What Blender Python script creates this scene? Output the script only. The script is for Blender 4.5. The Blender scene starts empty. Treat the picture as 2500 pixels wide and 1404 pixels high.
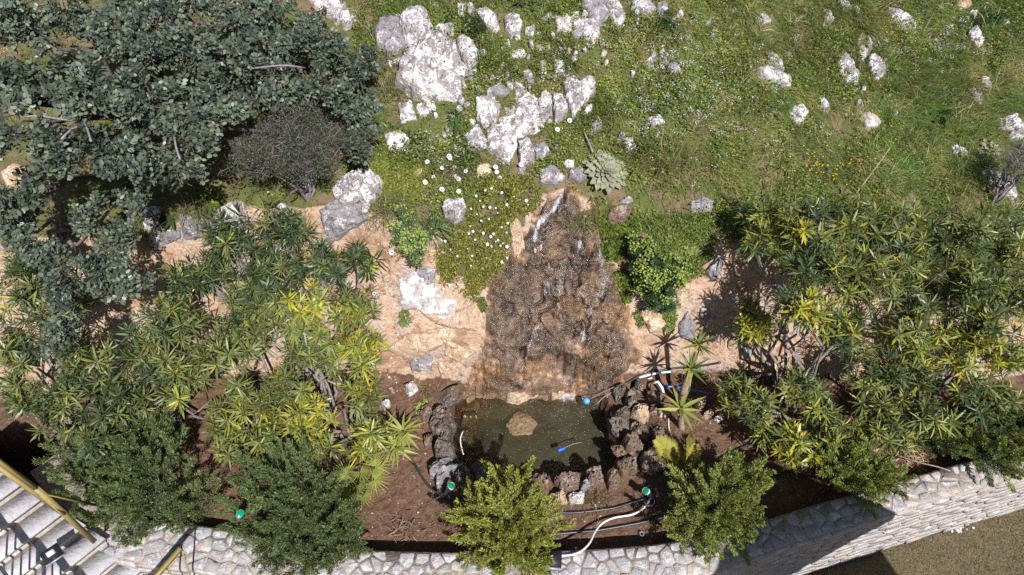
import bpy, math, random
import numpy as np
from mathutils import Vector, Quaternion, Matrix

# ------------------------------------------------------------------ camera, sky, sun, exposure
SC = bpy.context.scene
COL = SC.collection
FPX = 1720.5                 # focal length in photograph pixels (2500 wide)
CAMZ = 6.2
PITCH = math.radians(42.0)   # tilt away from straight down
cam_d = bpy.data.cameras.new('camera'); cam = bpy.data.objects.new('camera', cam_d); COL.objects.link(cam)
cam.location = (0, 0, CAMZ); cam.rotation_euler = (PITCH, 0, 0)
cam_d.sensor_width = 36; cam_d.lens = 36 * FPX / 2500; cam_d.clip_start = 0.05; cam_d.clip_end = 500
SC.camera = cam
SUN_AZ = Vector((0.42, -1.0)).normalized(); SUN_EL = math.radians(48)
w = bpy.data.worlds.new('World'); SC.world = w; w.use_nodes = True
nt = w.node_tree; bg = nt.nodes['Background']
sky = nt.nodes.new('ShaderNodeTexSky'); sky.sky_type = 'NISHITA'; sky.sun_disc = False
sky.sun_elevation = SUN_EL; sky.sun_rotation = math.atan2(SUN_AZ.x, SUN_AZ.y)
nt.links.new(sky.outputs[0], bg.inputs[0]); bg.inputs[1].default_value = 0.05
sun_d = bpy.data.lights.new('sun', 'SUN'); sun_d.energy = 5.0; sun_d.angle = math.radians(0.53); sun_d.color = (1.0, 0.965, 0.955)
sun = bpy.data.objects.new('sun', sun_d); COL.objects.link(sun)
TOSUN = Vector((SUN_AZ.x * math.cos(SUN_EL), SUN_AZ.y * math.cos(SUN_EL), math.sin(SUN_EL)))
sun.rotation_euler = TOSUN.to_track_quat('Z', 'Y').to_euler(); sun.location = (5, -8, 15)
vs = SC.view_settings; vs.view_transform = 'Standard'; vs.look = 'None'; vs.exposure = 0.48; vs.gamma = 1.0; vs.use_curve_mapping = False
SC.cycles.use_denoising = False; SC.cycles.sample_clamp_direct = 9.0; SC.cycles.sample_clamp_indirect = 3.0; SC.cycles.max_bounces = 6; SC.cycles.diffuse_bounces = 2; SC.cycles.glossy_bounces = 2; SC.cycles.transparent_max_bounces = 6
SC.cycles.caustics_reflective = False; SC.cycles.caustics_refractive = False

rng = np.random.default_rng(11); random.seed(11)

# ------------------------------------------------------------------ noise
def _h(ix, iy, iz, s):
    n = (ix * 374761393 + iy * 668265263 + iz * 2147483647 + s * 1274126177) & 0xFFFFFFFF
    n = ((n ^ (n >> 13)) * 1274126177) & 0xFFFFFFFF
    n = n ^ (n >> 16)
    return (n & 0xFFFF) / 32767.5 - 1.0
def vnoise(p, s=0):
    p = np.asarray(p, float); i = np.floor(p).astype(np.int64); f = p - i; f = f * f * f * (f * (f * 6 - 15) + 10)
    r = 0
    for dx in (0, 1):
        wx = f[..., 0] if dx else 1 - f[..., 0]
        for dy in (0, 1):
            wy = f[..., 1] if dy else 1 - f[..., 1]
            for dz in (0, 1):
                wz = f[..., 2] if dz else 1 - f[..., 2]
                r = r + wx * wy * wz * _h(i[..., 0] + dx, i[..., 1] + dy, i[..., 2] + dz, s)
    return r
def fbm(p, o=4, s=0, g=0.5):
    p = np.asarray(p, float); a = 1.0; r = 0; t = 0
    for k in range(o):
        r = r + a * vnoise(p * (2.03 ** k) + 7.3 * k, s + k); t += a; a *= g
    return r / t
def xy0(x, y): return np.stack([x, y, np.zeros_like(x)], -1)
def sstep(a, b, x): t = np.clip((x - a) / (b - a), 0, 1); return t * t * (3 - 2 * t)

# ------------------------------------------------------------------ photograph pixel <-> place
SP, CP = math.sin(PITCH), math.cos(PITCH)
def ray(u, v):
    a = (np.asarray(u, float) - 1250) / FPX; b = (702 - np.asarray(v, float)) / FPX
    return np.stack([a, b * CP + SP, b * SP - CP], -1)
def proj(P):
    P = np.asarray(P, float); x = P[..., 0]; y = P[..., 1]; z = P[..., 2] - CAMZ
    d = np.maximum(y * SP - z * CP, .05)
    return 1250 + FPX * x / d, 702 - FPX * (y * CP + z * SP) / d
def A(u, v, z):          # the point at height z seen at (u,v)
    d = ray(u, v); t = (z - CAMZ) / d[..., 2]
    return d * t[..., None] + np.array([0, 0, CAMZ])
def pts(s): return np.array([[float(q) for q in p.split(',')] for p in s.split()])
def inpoly(x, y, poly):
    r = np.zeros(np.shape(x), bool); n = len(poly)
    for i in range(n):
        x0, y0 = poly[i]; x1, y1 = poly[(i + 1) % n]
        if y0 == y1: continue
        c = ((y0 > y) != (y1 > y)) & (x < (x1 - x0) * (y - y0) / (y1 - y0) + x0)
        r ^= c
    return r
def edist(x, y, poly):
    d = np.full(np.shape(x), 1e9); n = len(poly)
    for i in range(n):
        a = poly[i]; b = poly[(i + 1) % n]; e = b - a; L = max(e @ e, 1e-9)
        t = np.clip(((x - a[0]) * e[0] + (y - a[1]) * e[1]) / L, 0, 1)
        d = np.minimum(d, np.hypot(x - a[0] - t * e[0], y - a[1] - t * e[1]))
    return d

# ------------------------------------------------------------------ the lie of the land
_top = np.array([(-300, 575, 1.65), (0, 560, 1.7), (300, 535, 1.75), (600, 505, 1.8), (850, 495, 1.8), (1000, 535, 1.75), (1200, 500, 1.8), (1380, 448, 1.85),
                 (1500, 500, 1.75), (1700, 545, 1.6), (1850, 620, 1.3), (2100, 700, 1.0), (2300, 735, 0.85), (2500, 745, .8), (2800, 750, .75)])
_tp = A(_top[:, 0], _top[:, 1], _top[:, 2])
_base = np.array([(-300, 1000), (0, 1000), (500, 955), (900, 935), (1100, 940), (1300, 952), (1500, 945), (1700, 925), (2000, 950), (2500, 940), (2800, 940)])
_bp = A(_base[:, 0], _base[:, 1], np.full(len(_base), .1))
WALLPX = pts('120,1120 158,1168 190,1222 240,1278 330,1318 480,1336 600,1355 800,1388 1000,1400 1300,1398 1600,1378 1830,1322 1996,1270 2332,1172 2560,1108 2900,1015')
WALLZ = .3
_wc = A(WALLPX[:, 0], WALLPX[:, 1], np.full(len(WALLPX), WALLZ))
def smooth_line(P, step):
    P = np.asarray(P, float); out = [P[0]]
    for i in range(len(P) - 1):
        p0 = P[max(i - 1, 0)]; p1 = P[i]; p2 = P[i + 1]; p3 = P[min(i + 2, len(P) - 1)]
        n = max(int(np.linalg.norm(p2 - p1) / step), 1)
        for k in range(1, n + 1):
            t = k / n
            out.append(.5 * ((2 * p1) + (p2 - p0) * t + (2 * p0 - 5 * p1 + 4 * p2 - p3) * t * t + (3 * p1 - p0 - 3 * p2 + p3) * t ** 3))
    return np.array(out)
WALL = smooth_line(_wc, .05)
PONDPX = pts('1112,952 1103,1000 1100,1060 1112,1112 1140,1148 1230,1166 1330,1164 1430,1158 1490,1148 1506,1115 1494,1060 1486,1010 1470,972 1430,948 1380,938 1300,950 1230,952 1160,946')
POND = A(PONDPX[:, 0], PONDPX[:, 1], np.zeros(len(PONDPX)))[:, :2]
LAWNZ = -.72
PIT = A(*pts('-500,1000 40,1035 150,1050 205,1120 215,1200 225,1260 100,1200 -50,1110 -500,900').T, np.full(9, .1))[:, :2]
def height(x, y, detail=True):
    x = np.asarray(x, float); y = np.asarray(y, float)
    yb = np.interp(x, _bp[:, 0], _bp[:, 1]); yt = np.interp(x, _tp[:, 0], _tp[:, 1]); zt = np.interp(x, _tp[:, 0], _tp[:, 2])
    if detail:
        yb = yb + .07 * fbm(xy0(x * 2.2, y * 0 + 3), 3, 5); yt = yt + .1 * fbm(xy0(x * 1.7, y * 0 + 9), 3, 6)
    yt = np.maximum(yt, yb + .35)
    s = np.clip((y - yb) / (yt - yb), 0, 1)
    bank = .1 + (zt - .1) * (s + .05 * np.sin(s * 6.2832))
    d = np.maximum(y - yt, 0)
    hill = zt + .44 * np.minimum(d, 8) + .25 * np.maximum(d - 8, 0) * np.exp(-np.maximum(d - 8, 0) / 60)
    h = np.where(y < yb, .1 - .02 * np.clip(yb - y, 0, 1.2), np.where(y < yt, bank, hill))
    if detail:
        p = xy0(x, y)
        k = sstep(0, .35, y - yb)
        h = h + k * (.10 * fbm(p * 1.6, 4, 1) + .055 * fbm(p * 6, 4, 2, .6)) + (1 - k) * (.022 * fbm(p * 3.5, 3, 3) + .008 * fbm(p * 22, 2, 4))
    near = (x > -1.3) & (x < 1.9) & (y > 2.5) & (y < 5)
    if near.any():
        xs = x[near]; ys = y[near]; ins = inpoly(xs, ys, POND); de = edist(xs, ys, POND)
        hh = h[near]; dep = -.20 - .34 * sstep(0, .22, de) + .03 * fbm(xy0(xs * 6, ys * 6), 3, 8)
        h = h.copy(); h[near] = np.where(ins, np.minimum(hh, dep), np.where(de < .06, np.minimum(hh, .04 + de * 2), hh))
    pit = (x < -2.9) & (y < 3.9)
    if pit.any():
        ip = inpoly(x[pit], y[pit], PIT); dp = edist(x[pit], y[pit], PIT); h = h.copy(); h[pit] = np.where(ip, h[pit] - .75 * sstep(0, .12, dp), h[pit])
    yw = np.interp(x, WALL[:, 0], WALL[:, 1])
    h = np.where((y < yw) & (x > WALL[0, 0]), LAWNZ - .2, h)
    return h
_HX0, _HY0, _HS = -7.5, -1.5, .025
_hx, _hy = np.meshgrid(_HX0 + np.arange(640) * _HS, _HY0 + np.arange(560) * _HS); _HG = height(_hx, _hy)
def hfast(x, y):         # bilinear lookup of height()
    a = np.clip((np.asarray(x, float) - _HX0) / _HS, 0, 638.99); b = np.clip((np.asarray(y, float) - _HY0) / _HS, 0, 558.99)
    i = a.astype(int); j = b.astype(int); a = a - i; b = b - j
    return (_HG[j, i] * (1 - a) + _HG[j, i + 1] * a) * (1 - b) + (_HG[j + 1, i] * (1 - a) + _HG[j + 1, i + 1] * a) * b
def G(u, v, dh=0.0):     # the point dh above the ground seen at (u,v)
    u = np.atleast_1d(np.asarray(u, float)); v = np.atleast_1d(np.asarray(v, float)); d = ray(u, v); dh = np.broadcast_to(dh, u.shape)
    lo = (CAMZ - 3.9) / -d[:, 2]; hi = (CAMZ + 1.2) / -d[:, 2]; N = 90
    t = lo.copy(); prev = lo.copy(); found = np.zeros(len(u), bool)
    for k in range(1, N + 1):
        tt = lo + (hi - lo) * k / N
        P = d * tt[:, None]
        below = (P[:, 2] + CAMZ) < hfast(P[:, 0], P[:, 1]) + dh
        new = below & ~found
        t = np.where(new, tt, t); prev = np.where(new, lo + (hi - lo) * (k - 1) / N, prev); found |= below
        if found.all(): break
    a, b = prev, np.where(found, t, hi)
    for k in range(9):
        m = (a + b) / 2; P = d * m[:, None]
        below = (P[:, 2] + CAMZ) < hfast(P[:, 0], P[:, 1]) + dh
        b = np.where(below, m, b); a = np.where(below, a, m)
    return d * b[:, None] + np.array([0, 0, CAMZ])
def G1(u, v, dh=0.0): return G([u], [v], dh)[0]
def pxm(P): P = np.asarray(P); return (P[1] * SP - (P[2] - CAMZ) * CP) / FPX    # metres per photograph pixel there
def gnormal(x, y):
    e = .06; x = np.atleast_1d(x); y = np.atleast_1d(y)
    n = np.stack([hfast(x - e, y) - hfast(x + e, y), hfast(x, y - e) - hfast(x, y + e), np.full(x.shape, 2 * e)], -1)
    return n / np.linalg.norm(n, axis=1)[:, None]

# ------------------------------------------------------------------ materials
def srgb(r, g, b): return tuple(((c / 255) / 12.92 if c / 255 <= .04045 else ((c / 255 + .055) / 1.055) ** 2.4) for c in (r, g, b))
class MT:
    def __init__(s, name):
        s.m = bpy.data.materials.new(name); s.m.use_nodes = True; s.t = s.m.node_tree; s.n = s.t.nodes; s.l = s.t.links
        s.p = s.n['Principled BSDF']; s.out = s.n['Material Output']
    def node(s, ty, **kw):
        n = s.n.new(ty)
        for k, v in kw.items(): setattr(n, k, v)
        return n
    def link(s, a, b): s.l.new(a, b)
    def coord(s, which='Object', rnd=False):
        c = s.node('ShaderNodeTexCoord').outputs[which]
        if rnd:
            o = s.node('ShaderNodeObjectInfo'); v = s.node('ShaderNodeVectorMath', operation='MULTIPLY_ADD')
            s.link(o.outputs['Location'], v.inputs[0]); v.inputs[1].default_value = (3.1, 2.3, 1.7); s.link(c, v.inputs[2]); c = v.outputs[0]
        return c
    def noise(s, c, scale, detail=4, rough=.55, dist=0):
        n = s.node('ShaderNodeTexNoise'); n.inputs['Scale'].default_value = scale; n.inputs['Detail'].default_value = detail
        n.inputs['Roughness'].default_value = rough; n.inputs['Distortion'].default_value = dist; s.link(c, n.inputs['Vector']); return n.outputs['Fac']
    def voro(s, c, scale, feature='F1', out='Distance'):
        n = s.node('ShaderNodeTexVoronoi', feature=feature); n.inputs['Scale'].default_value = scale; s.link(c, n.inputs['Vector']); return n.outputs[out]
    def ramp(s, f, stops, interp='LINEAR'):
        n = s.node('ShaderNodeValToRGB'); n.color_ramp.interpolation = interp; e = n.color_ramp.elements
        while len(e) < len(stops): e.new(.5)
        for k, (p, c) in enumerate(stops):
            e[k].position = p; e[k].color = (*c, 1) if len(c) == 3 else c
        s.link(f, n.inputs['Fac']); return n.outputs['Color']
    def mix(s, f, a, b, mode='MIX'):
        n = s.node('ShaderNodeMix', data_type='RGBA', blend_type=mode)
        for sock, v in ((n.inputs['Factor'], f), (n.inputs[6], a), (n.inputs[7], b)):
            if hasattr(v, 'is_linked') or hasattr(v, 'links'): s.link(v, sock)
            elif isinstance(v, (int, float)): sock.default_value = v
            else: sock.default_value = (*v, 1)
        return n.outputs[2]
    def math(s, op, a, b=0.0):
        n = s.node('ShaderNodeMath', operation=op)
        for k, v in enumerate((a, b)):
            if hasattr(v, 'links'): s.link(v, n.inputs[k])
            else: n.inputs[k].default_value = v
        return n.outputs[0]
    def bump(s, h, strength=.5, dist=.02, prev=None):
        b = s.node('ShaderNodeBump'); b.inputs['Strength'].default_value = strength; b.inputs['Distance'].default_value = dist
        s.link(h, b.inputs['Height'])
        if prev is not None: s.link(prev, b.inputs['Normal'])
        s.link(b.outputs[0], s.p.inputs['Normal']); return b.outputs[0]
    def attr(s, name='Col'):
        return s.node('ShaderNodeVertexColor', layer_name=name).outputs['Color']
    def base(s, c, rough=.8, spec=.3):
        if hasattr(c, 'links'): s.link(c, s.p.inputs['Base Color'])
        else: s.p.inputs['Base Color'].default_value = (*c, 1)
        if hasattr(rough, 'links'): s.link(rough, s.p.inputs['Roughness'])
        else: s.p.inputs['Roughness'].default_value = rough
        s.p.inputs['Specular IOR Level'].default_value = spec
        return s
M = {}
def leafmat(name, rough=.45, spec=.4, trans=.25, tint=(1, 1, 1), vary=.35):
    t = MT(name); c = t.attr()
    o = t.node('ShaderNodeObjectInfo').outputs['Random']
    k = t.math('MULTIPLY_ADD', o, vary); k.node.inputs[2].default_value = 1 - vary / 2
    c = t.mix(1.0, c, k, 'MULTIPLY')
    if tint != (1, 1, 1): c = t.mix(1.0, c, tint, 'MULTIPLY')
    t.base(c, rough, spec)
    tr = t.node('ShaderNodeBsdfTranslucent'); t.link(t.mix(1.0, c, (1.5, 1.35, .6), 'MULTIPLY'), tr.inputs['Color'])
    mx = t.node('ShaderNodeMixShader'); mx.inputs[0].default_value = trans
    t.link(t.p.outputs[0], mx.inputs[1]); t.link(tr.outputs[0], mx.inputs[2]); t.link(mx.outputs[0], t.out.inputs['Surface'])
    M[name] = t.m
leafmat('oleander_leaf', .42, .45, .28); leafmat('carob_leaf', .42, .36, .12); leafmat('juniper_leaf', .6, .25, .2)
leafmat('soft_leaf', .55, .3, .28); leafmat('grass_blade', .5, .35, .25); leafmat('felt_leaf', .85, .15, .12); leafmat('petal', .6, .2, .25, vary=.1)
leafmat('palm_leaf', .4, .4, .22)
def plain(name, c, rough=.6, spec=.4, nz=.25, sc=30, bump=.2, metal=0):
    t = MT(name); co = t.coord('Object', True); n = t.noise(co, sc)
    dark = tuple(v * (1 - nz) for v in c); lite = tuple(min(v * (1 + nz), 1) for v in c)
    t.base(t.ramp(n, [(.3, dark), (.7, lite)]), rough, spec); t.p.inputs['Metallic'].default_value = metal
    if bump: t.bump(n, bump, .01)
    M[name] = t.m
def stone(name, grey, white, dark, wh=.52, dk=.4, orange=None, rough=.9, scale=1.0, spec=.2, fine=1.0):
    t = MT(name); c = t.coord('Object', True)
    n1 = t.noise(c, 9 * scale, 7, .68, .5); n2 = t.noise(c, 24 * scale, 5, .65); n3 = t.noise(c, 60 * scale, 3, .6); n4 = t.noise(c, 3.1 * scale, 3)
    g = t.mix(n2, tuple(v * .72 for v in grey), tuple(min(1, v * 1.3) for v in grey))
    m1 = t.ramp(t.math('ADD', n1, t.math('MULTIPLY', t.math('SUBTRACT', n3, .5), .3)), [(wh - .012, (0, 0, 0)), (wh + .02, (1, 1, 1))])
    c1 = t.mix(m1, g, white)
    m2 = t.ramp(n2, [(dk - .06, (1, 1, 1)), (dk, (0, 0, 0))])
    c2 = t.mix(m2, c1, dark)
    if orange: c2 = t.mix(t.ramp(n4, [(.58, (0, 0, 0)), (.66, (1, 1, 1))]), c2, orange)
    t.base(c2, rough, spec)
    b = t.bump(n1, .6 * fine, .05); b = t.bump(n2, .9 * fine, .03, b); t.bump(n3, .5 * fine, .012, b)
    M[name] = t.m
stone('lichen_rock', (.30, .27, .265), (.66, .635, .635), (.09, .08, .075), .50, .415, None)
stone('grey_rock', (.27, .25, .26), (.55, .53, .53), (.08, .075, .075), .57, .40)
stone('pale_rock', (.42, .38, .36), (.74, .71, .70), (.16, .14, .13), .50, .36, (.50, .34, .22))
stone('tan_rock', (.46, .33, .22), (.66, .52, .38), (.18, .115, .07), .52, .38)
stone('pond_stone', (.24, .165, .095), (.34, .25, .155), (.09, .06, .035), .53, .42, None, .5, 1.6)
stone('clay_rock', (.47, .33, .225), (.58, .45, .34), (.27, .16, .095), .54, .36)
stone('rim_rock', (.195, .135, .10), (.40, .31, .25), (.04, .028, .02), .55, .43, (.22, .13, .075), .45, 1.3, .5)
stone('wet_rim_rock', (.14, .11, .09), (.32, .27, .23), (.03, .024, .02), .56, .43, (.14, .09, .05), .36, 1.3, .6)
stone('wall_stone', (.34, .325, .33), (.53, .515, .52), (.15, .135, .125), .55, .34, (.52, .42, .34), .85, 1.4, .2, .6)
stone('face_stone', (.38, .345, .33), (.50, .475, .465), (.19, .165, .145), .54, .36, (.45, .36, .28), .85, 1.5, .2, .6)
stone('tread_stone', (.56, .54, .56), (.64, .62, .64), (.42, .39, .38), .60, .28, None, .8, .8, .2, .25)
stone('riser_stone', (.52, .46, .38), (.58, .54, .48), (.40, .31, .22), .52, .28, None, .8, .6, .2, .4)
plain('mortar', (.29, .25, .215), .95, .1, .35, 35, .5)
plain('bark', (.22, .19, .18), .85, .2, .35, 40, .6); plain('dark_bark', (.10, .08, .07), .9, .2, .4, 40, .6); plain('twig', (.33, .25, .18), .85, .2, .3, 30, .2)
plain('grey_twig', (.24, .21, .22), .85, .2, .3, 30, .2); plain('yucca_trunk', (.34, .25, .19), .85, .2, .4, 45, .6)
plain('black_hose', (.025, .03, .035), .38, .5, .2, 20, 0); plain('white_plastic', (.75, .75, .78), .4, .5, .06, 10, 0); plain('blue_plastic', (.02, .12, .55), .35, .5, .15, 10, 0)
plain('pale_blue_plastic', (.10, .32, .85), .3, .5, .15, 10, 0)
plain('black_metal', (.02, .021, .024), .35, .5, .2, 20, 0); plain('grey_metal', (.30, .33, .38), .4, .5, .15, 20, 0, .3); plain('yellow_paint', (.27, .205, .07), .45, .45, .15, 14, .05)
plain('glass_face', (.5, .53, .6), .1, .6, .05, 5, 0); plain('brick', (.34, .16, .09), .9, .1, .35, 40, .5); plain('canvas', (.6, .56, .48), .9, .1, .08, 20, .1)
plain('flower_centre', (.03, .02, .08), .7, .2, .3, 50, 0); plain('red_petal', (.5, .01, .01), .6, .2, .2, 50, 0); plain('yellow_petal', (.8, .6, .02), .6, .2, .15, 50, 0); plain('violet_petal', (.25, .22, .7), .6, .2, .15, 50, 0)
t = MT('green_lens'); t.base((.0, .26, .13), .1, .8); t.p.inputs['Coat Weight'].default_value = .5; M['green_lens'] = t.m

# terrain: zone masks (R soil bed, G clay bank, B turf) are read from a colour attribute
t = MT('terrain'); c = t.coord('Object'); zone = t.attr('Zone'); sep = t.node('ShaderNodeSeparateColor'); t.link(zone, sep.inputs[0])
n1 = t.noise(c, 3.2, 6, .6, .3); n2 = t.noise(c, 14, 5, .62, .2); n3 = t.noise(c, 55, 4, .65); n4 = t.noise(c, 1.3, 3)
soil = t.mix(t.ramp(n2, [(.32, (0, 0, 0)), (.68, (1, 1, 1))]), (.10, .054, .035), (.185, .112, .075)); soil = t.mix(t.ramp(n3, [(.62, (0, 0, 0)), (.72, (1, 1, 1))]), soil, (.27, .19, .14))
clay = t.ramp(n1, [(.28, (.26, .155, .10)), (.40, (.42, .28, .19)), (.52, (.52, .385, .285)), (.60, (.40, .335, .30)), (.68, (.50, .385, .29)), (.8, (.58, .48, .39))])
clay = t.mix(t.ramp(n2, [(.33, (1, 1, 1)), (.47, (0, 0, 0))]), clay, (.25, .14, .08)); clay = t.mix(t.ramp(n3, [(.35, (.6, .6, .6)), (.5, (0, 0, 0))]), clay, (.34, .2, .11))
turf = t.mix(n2, (.07, .09, .024), (.15, .15, .055)); turf = t.mix(t.ramp(n1, [(.49, (0, 0, 0)), (.60, (1, 1, 1))]), turf, (.20, .14, .09))
def brk(o):
    return t.ramp(t.math('ADD', o, t.math('MULTIPLY', t.math('SUBTRACT', n2, .5), .7)), [(.42, (0, 0, 0)), (.58, (1, 1, 1))])
cc = t.mix(brk(sep.outputs[1]), soil, clay); cc = t.mix(brk(sep.outputs[2]), cc, turf)
t.base(cc, .92, .15); b = t.bump(n2, .8, .06); t.bump(n3, .55, .02, b); M['terrain'] = t.m

t = MT('lawn'); c = t.coord('Object'); n1 = t.noise(c, 4, 5, .6); n2 = t.noise(c, 45, 4, .7); n3 = t.noise(c, 160, 2)
t.base(t.mix(t.ramp(n2, [(.35, (0, 0, 0)), (.65, (1, 1, 1))]), t.mix(t.ramp(n1, [(.38, (0, 0, 0)), (.62, (1, 1, 1))]), (.10, .075, .042), (.085, .088, .034)), (.20, .155, .10)), .95, .1); t.bump(n2, .8, .03); M['lawn'] = t.m

# wet brown rock face
t = MT('wet_rock'); c = t.coord('Object'); n1 = t.noise(c, 3.5, 6, .62, .5); n2 = t.noise(c, 13, 6, .65, .3); n3 = t.noise(c, 48, 4, .7); n4 = t.noise(c, 1.6, 3)
c1 = t.ramp(n2, [(.28, (.045, .031, .022)), (.42, (.12, .082, .056)), (.54, (.21, .145, .10)), (.64, (.28, .21, .155)), (.78, (.42, .33, .25))])
c2 = t.ramp(n2, [(.3, (.05, .032, .018)), (.5, (.20, .12, .06)), (.62, (.36, .22, .11)), (.8, (.52, .40, .28))])
cc = t.mix(t.ramp(n1, [(.45, (0, 0, 0)), (.6, (1, 1, 1))]), c1, c2); cc = t.mix(t.ramp(n3, [(.33, (1, 1, 1)), (.43, (0, 0, 0))]), cc, (.022, .016, .011))
wet = t.attr('Wet'); dry = t.mix(1.0, cc, (2.1, 1.9, 1.75), 'MULTIPLY'); cc = t.mix(wet, dry, t.mix(1.0, cc, t.ramp(t.noise(c, 2.6, 4, .6, .6), [(.36, (.34, .33, .34)), (.50, (.66, .63, .62)), (.66, (.95, .92, .90))]), 'MULTIPLY'))
t.base(cc, t.ramp(wet, [(0, (.85, .85, .85)), (.6, (.34, .34, .34)), (1, (.26, .26, .26))]), .55)
b = t.bump(n2, .55, .05); b = t.bump(n3, .9, .02, b); t.bump(t.noise(c, 150, 2), .5, .008, b)
t.link(t.math('MULTIPLY', wet, 1.0), t.p.inputs['Coat Weight']); t.p.inputs['Coat Roughness'].default_value = .10; t.p.inputs['Coat IOR'].default_value = 1.4
cb = t.node('ShaderNodeBump'); cb.inputs['Strength'].default_value = .85; cb.inputs['Distance'].default_value = .016; t.link(t.noise(c, 120, 3, .7), cb.inputs['Height']); t.link(cb.outputs[0], t.p.inputs['Coat Normal']); M['wet_rock'] = t.m

# running water film: clear glossy skin broken by white froth
t = MT('running_water'); c = t.coord('Object'); mp = t.node('ShaderNodeMapping'); t.link(c, mp.inputs[0]); mp.inputs['Scale'].default_value = (3.0, .8, .8)
n1 = t.noise(mp.outputs[0], 14, 5, .7, .5); n2 = t.noise(c, 60, 3, .6); fo = t.attr('Foam')
f = t.math('ADD', t.math('MULTIPLY', fo, .42), t.math('ADD', t.math('MULTIPLY', n1, .62), t.math('MULTIPLY', n2, .18)))
t.base((.78, .80, .86), .25, .6); b = t.bump(n1, .35, .03); t.bump(t.noise(c, 210, 2, .6), .5, .006, b)
gl = t.node('ShaderNodeBsdfGlossy'); gl.inputs['Roughness'].default_value = .14; gl.inputs['Color'].default_value = (.9, .93, 1, 1)
bb = t.n['Bump'] if 'Bump' in t.n else None
t.link(t.p.inputs['Normal'].links[0].from_socket, gl.inputs['Normal'])
tp = t.node('ShaderNodeBsdfTransparent'); fr = t.node('ShaderNodeFresnel'); fr.inputs[0].default_value = 1.33; t.link(t.p.inputs['Normal'].links[0].from_socket, fr.inputs['Normal'])
m1 = t.node('ShaderNodeMixShader'); t.link(t.math('MULTIPLY', fr.outputs[0], .8), m1.inputs[0]); t.link(tp.outputs[0], m1.inputs[1]); t.link(gl.outputs[0], m1.inputs[2])
m2 = t.node('ShaderNodeMixShader'); t.link(t.ramp(f, [(.66, (0, 0, 0)), (.86, (.55, .55, .55))]), m2.inputs[0]); t.link(m1.outputs[0], m2.inputs[1]); t.link(t.p.outputs[0], m2.inputs[2])
t.link(m2.outputs[0], t.out.inputs['Surface']); M['running_water'] = t.m

# pond: cloudy olive water, clearer towards the fall and the left bank, ripple glints, sparkles painted as white bubble specks, froth
t = MT('pond_water'); c = t.coord('Object'); n1 = t.noise(c, 9, 4, .6, .6); n2 = t.noise(c, 30, 3, .65); n3 = t.noise(c, 120, 2, .6); fo = t.attr('Foam'); cl = t.attr('Clear')
t.base(t.mix(n1, (.040, .040, .022), (.070, .066, .037)), .9, 0.0)
tp = t.node('ShaderNodeBsdfTransparent'); tp.inputs['Color'].default_value = (.80, .74, .55, 1)
m0 = t.node('ShaderNodeMixShader'); mk = t.math('ADD', t.math('MULTIPLY', n1, .5), t.math('MULTIPLY', cl, -.62))
t.link(t.ramp(t.math('ADD', mk, .45), [(0, (.06, .06, .06)), (.75, (.82, .82, .82))]), m0.inputs[0]); t.link(tp.outputs[0], m0.inputs[1]); t.link(t.p.outputs[0], m0.inputs[2])
b1 = t.node('ShaderNodeBump'); b1.inputs['Strength'].default_value = .5; b1.inputs['Distance'].default_value = .03; t.link(n2, b1.inputs['Height'])
b2 = t.node('ShaderNodeBump'); b2.inputs['Strength'].default_value = .8; b2.inputs['Distance'].default_value = .012; t.link(n3, b2.inputs['Height']); t.link(b1.outputs[0], b2.inputs['Normal'])
gl = t.node('ShaderNodeBsdfGlossy'); gl.inputs['Roughness'].default_value = .06; t.link(b2.outputs[0], gl.inputs['Normal'])
fr = t.node('ShaderNodeFresnel'); fr.inputs[0].default_value = 1.33; t.link(b2.outputs[0], fr.inputs['Normal'])
m1 = t.node('ShaderNodeMixShader'); t.link(fr.outputs[0], m1.inputs[0]); t.link(m0.outputs[0], m1.inputs[1]); t.link(gl.outputs[0], m1.inputs[2])
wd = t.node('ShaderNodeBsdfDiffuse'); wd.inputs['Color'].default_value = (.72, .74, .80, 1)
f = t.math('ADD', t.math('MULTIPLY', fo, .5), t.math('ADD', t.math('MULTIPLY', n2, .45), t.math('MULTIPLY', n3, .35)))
sparkle = t.math('LESS_THAN', t.voro(c, 62), t.math('MULTIPLY', t.math('SUBTRACT', t.math('ADD', n1, t.math('MULTIPLY', fo, .5)), .42), .6))  # sun sparkles painted into the water colour as white bubble-like specks
f2 = t.math('MAXIMUM', t.ramp(f, [(.66, (0, 0, 0)), (.92, (.8, .8, .8))]), t.math('MULTIPLY', sparkle, .4))
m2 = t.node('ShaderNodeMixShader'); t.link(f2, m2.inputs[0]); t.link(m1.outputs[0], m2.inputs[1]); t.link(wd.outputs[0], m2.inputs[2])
t.link(m2.outputs[0], t.out.inputs['Surface']); M['pond_water'] = t.m

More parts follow.
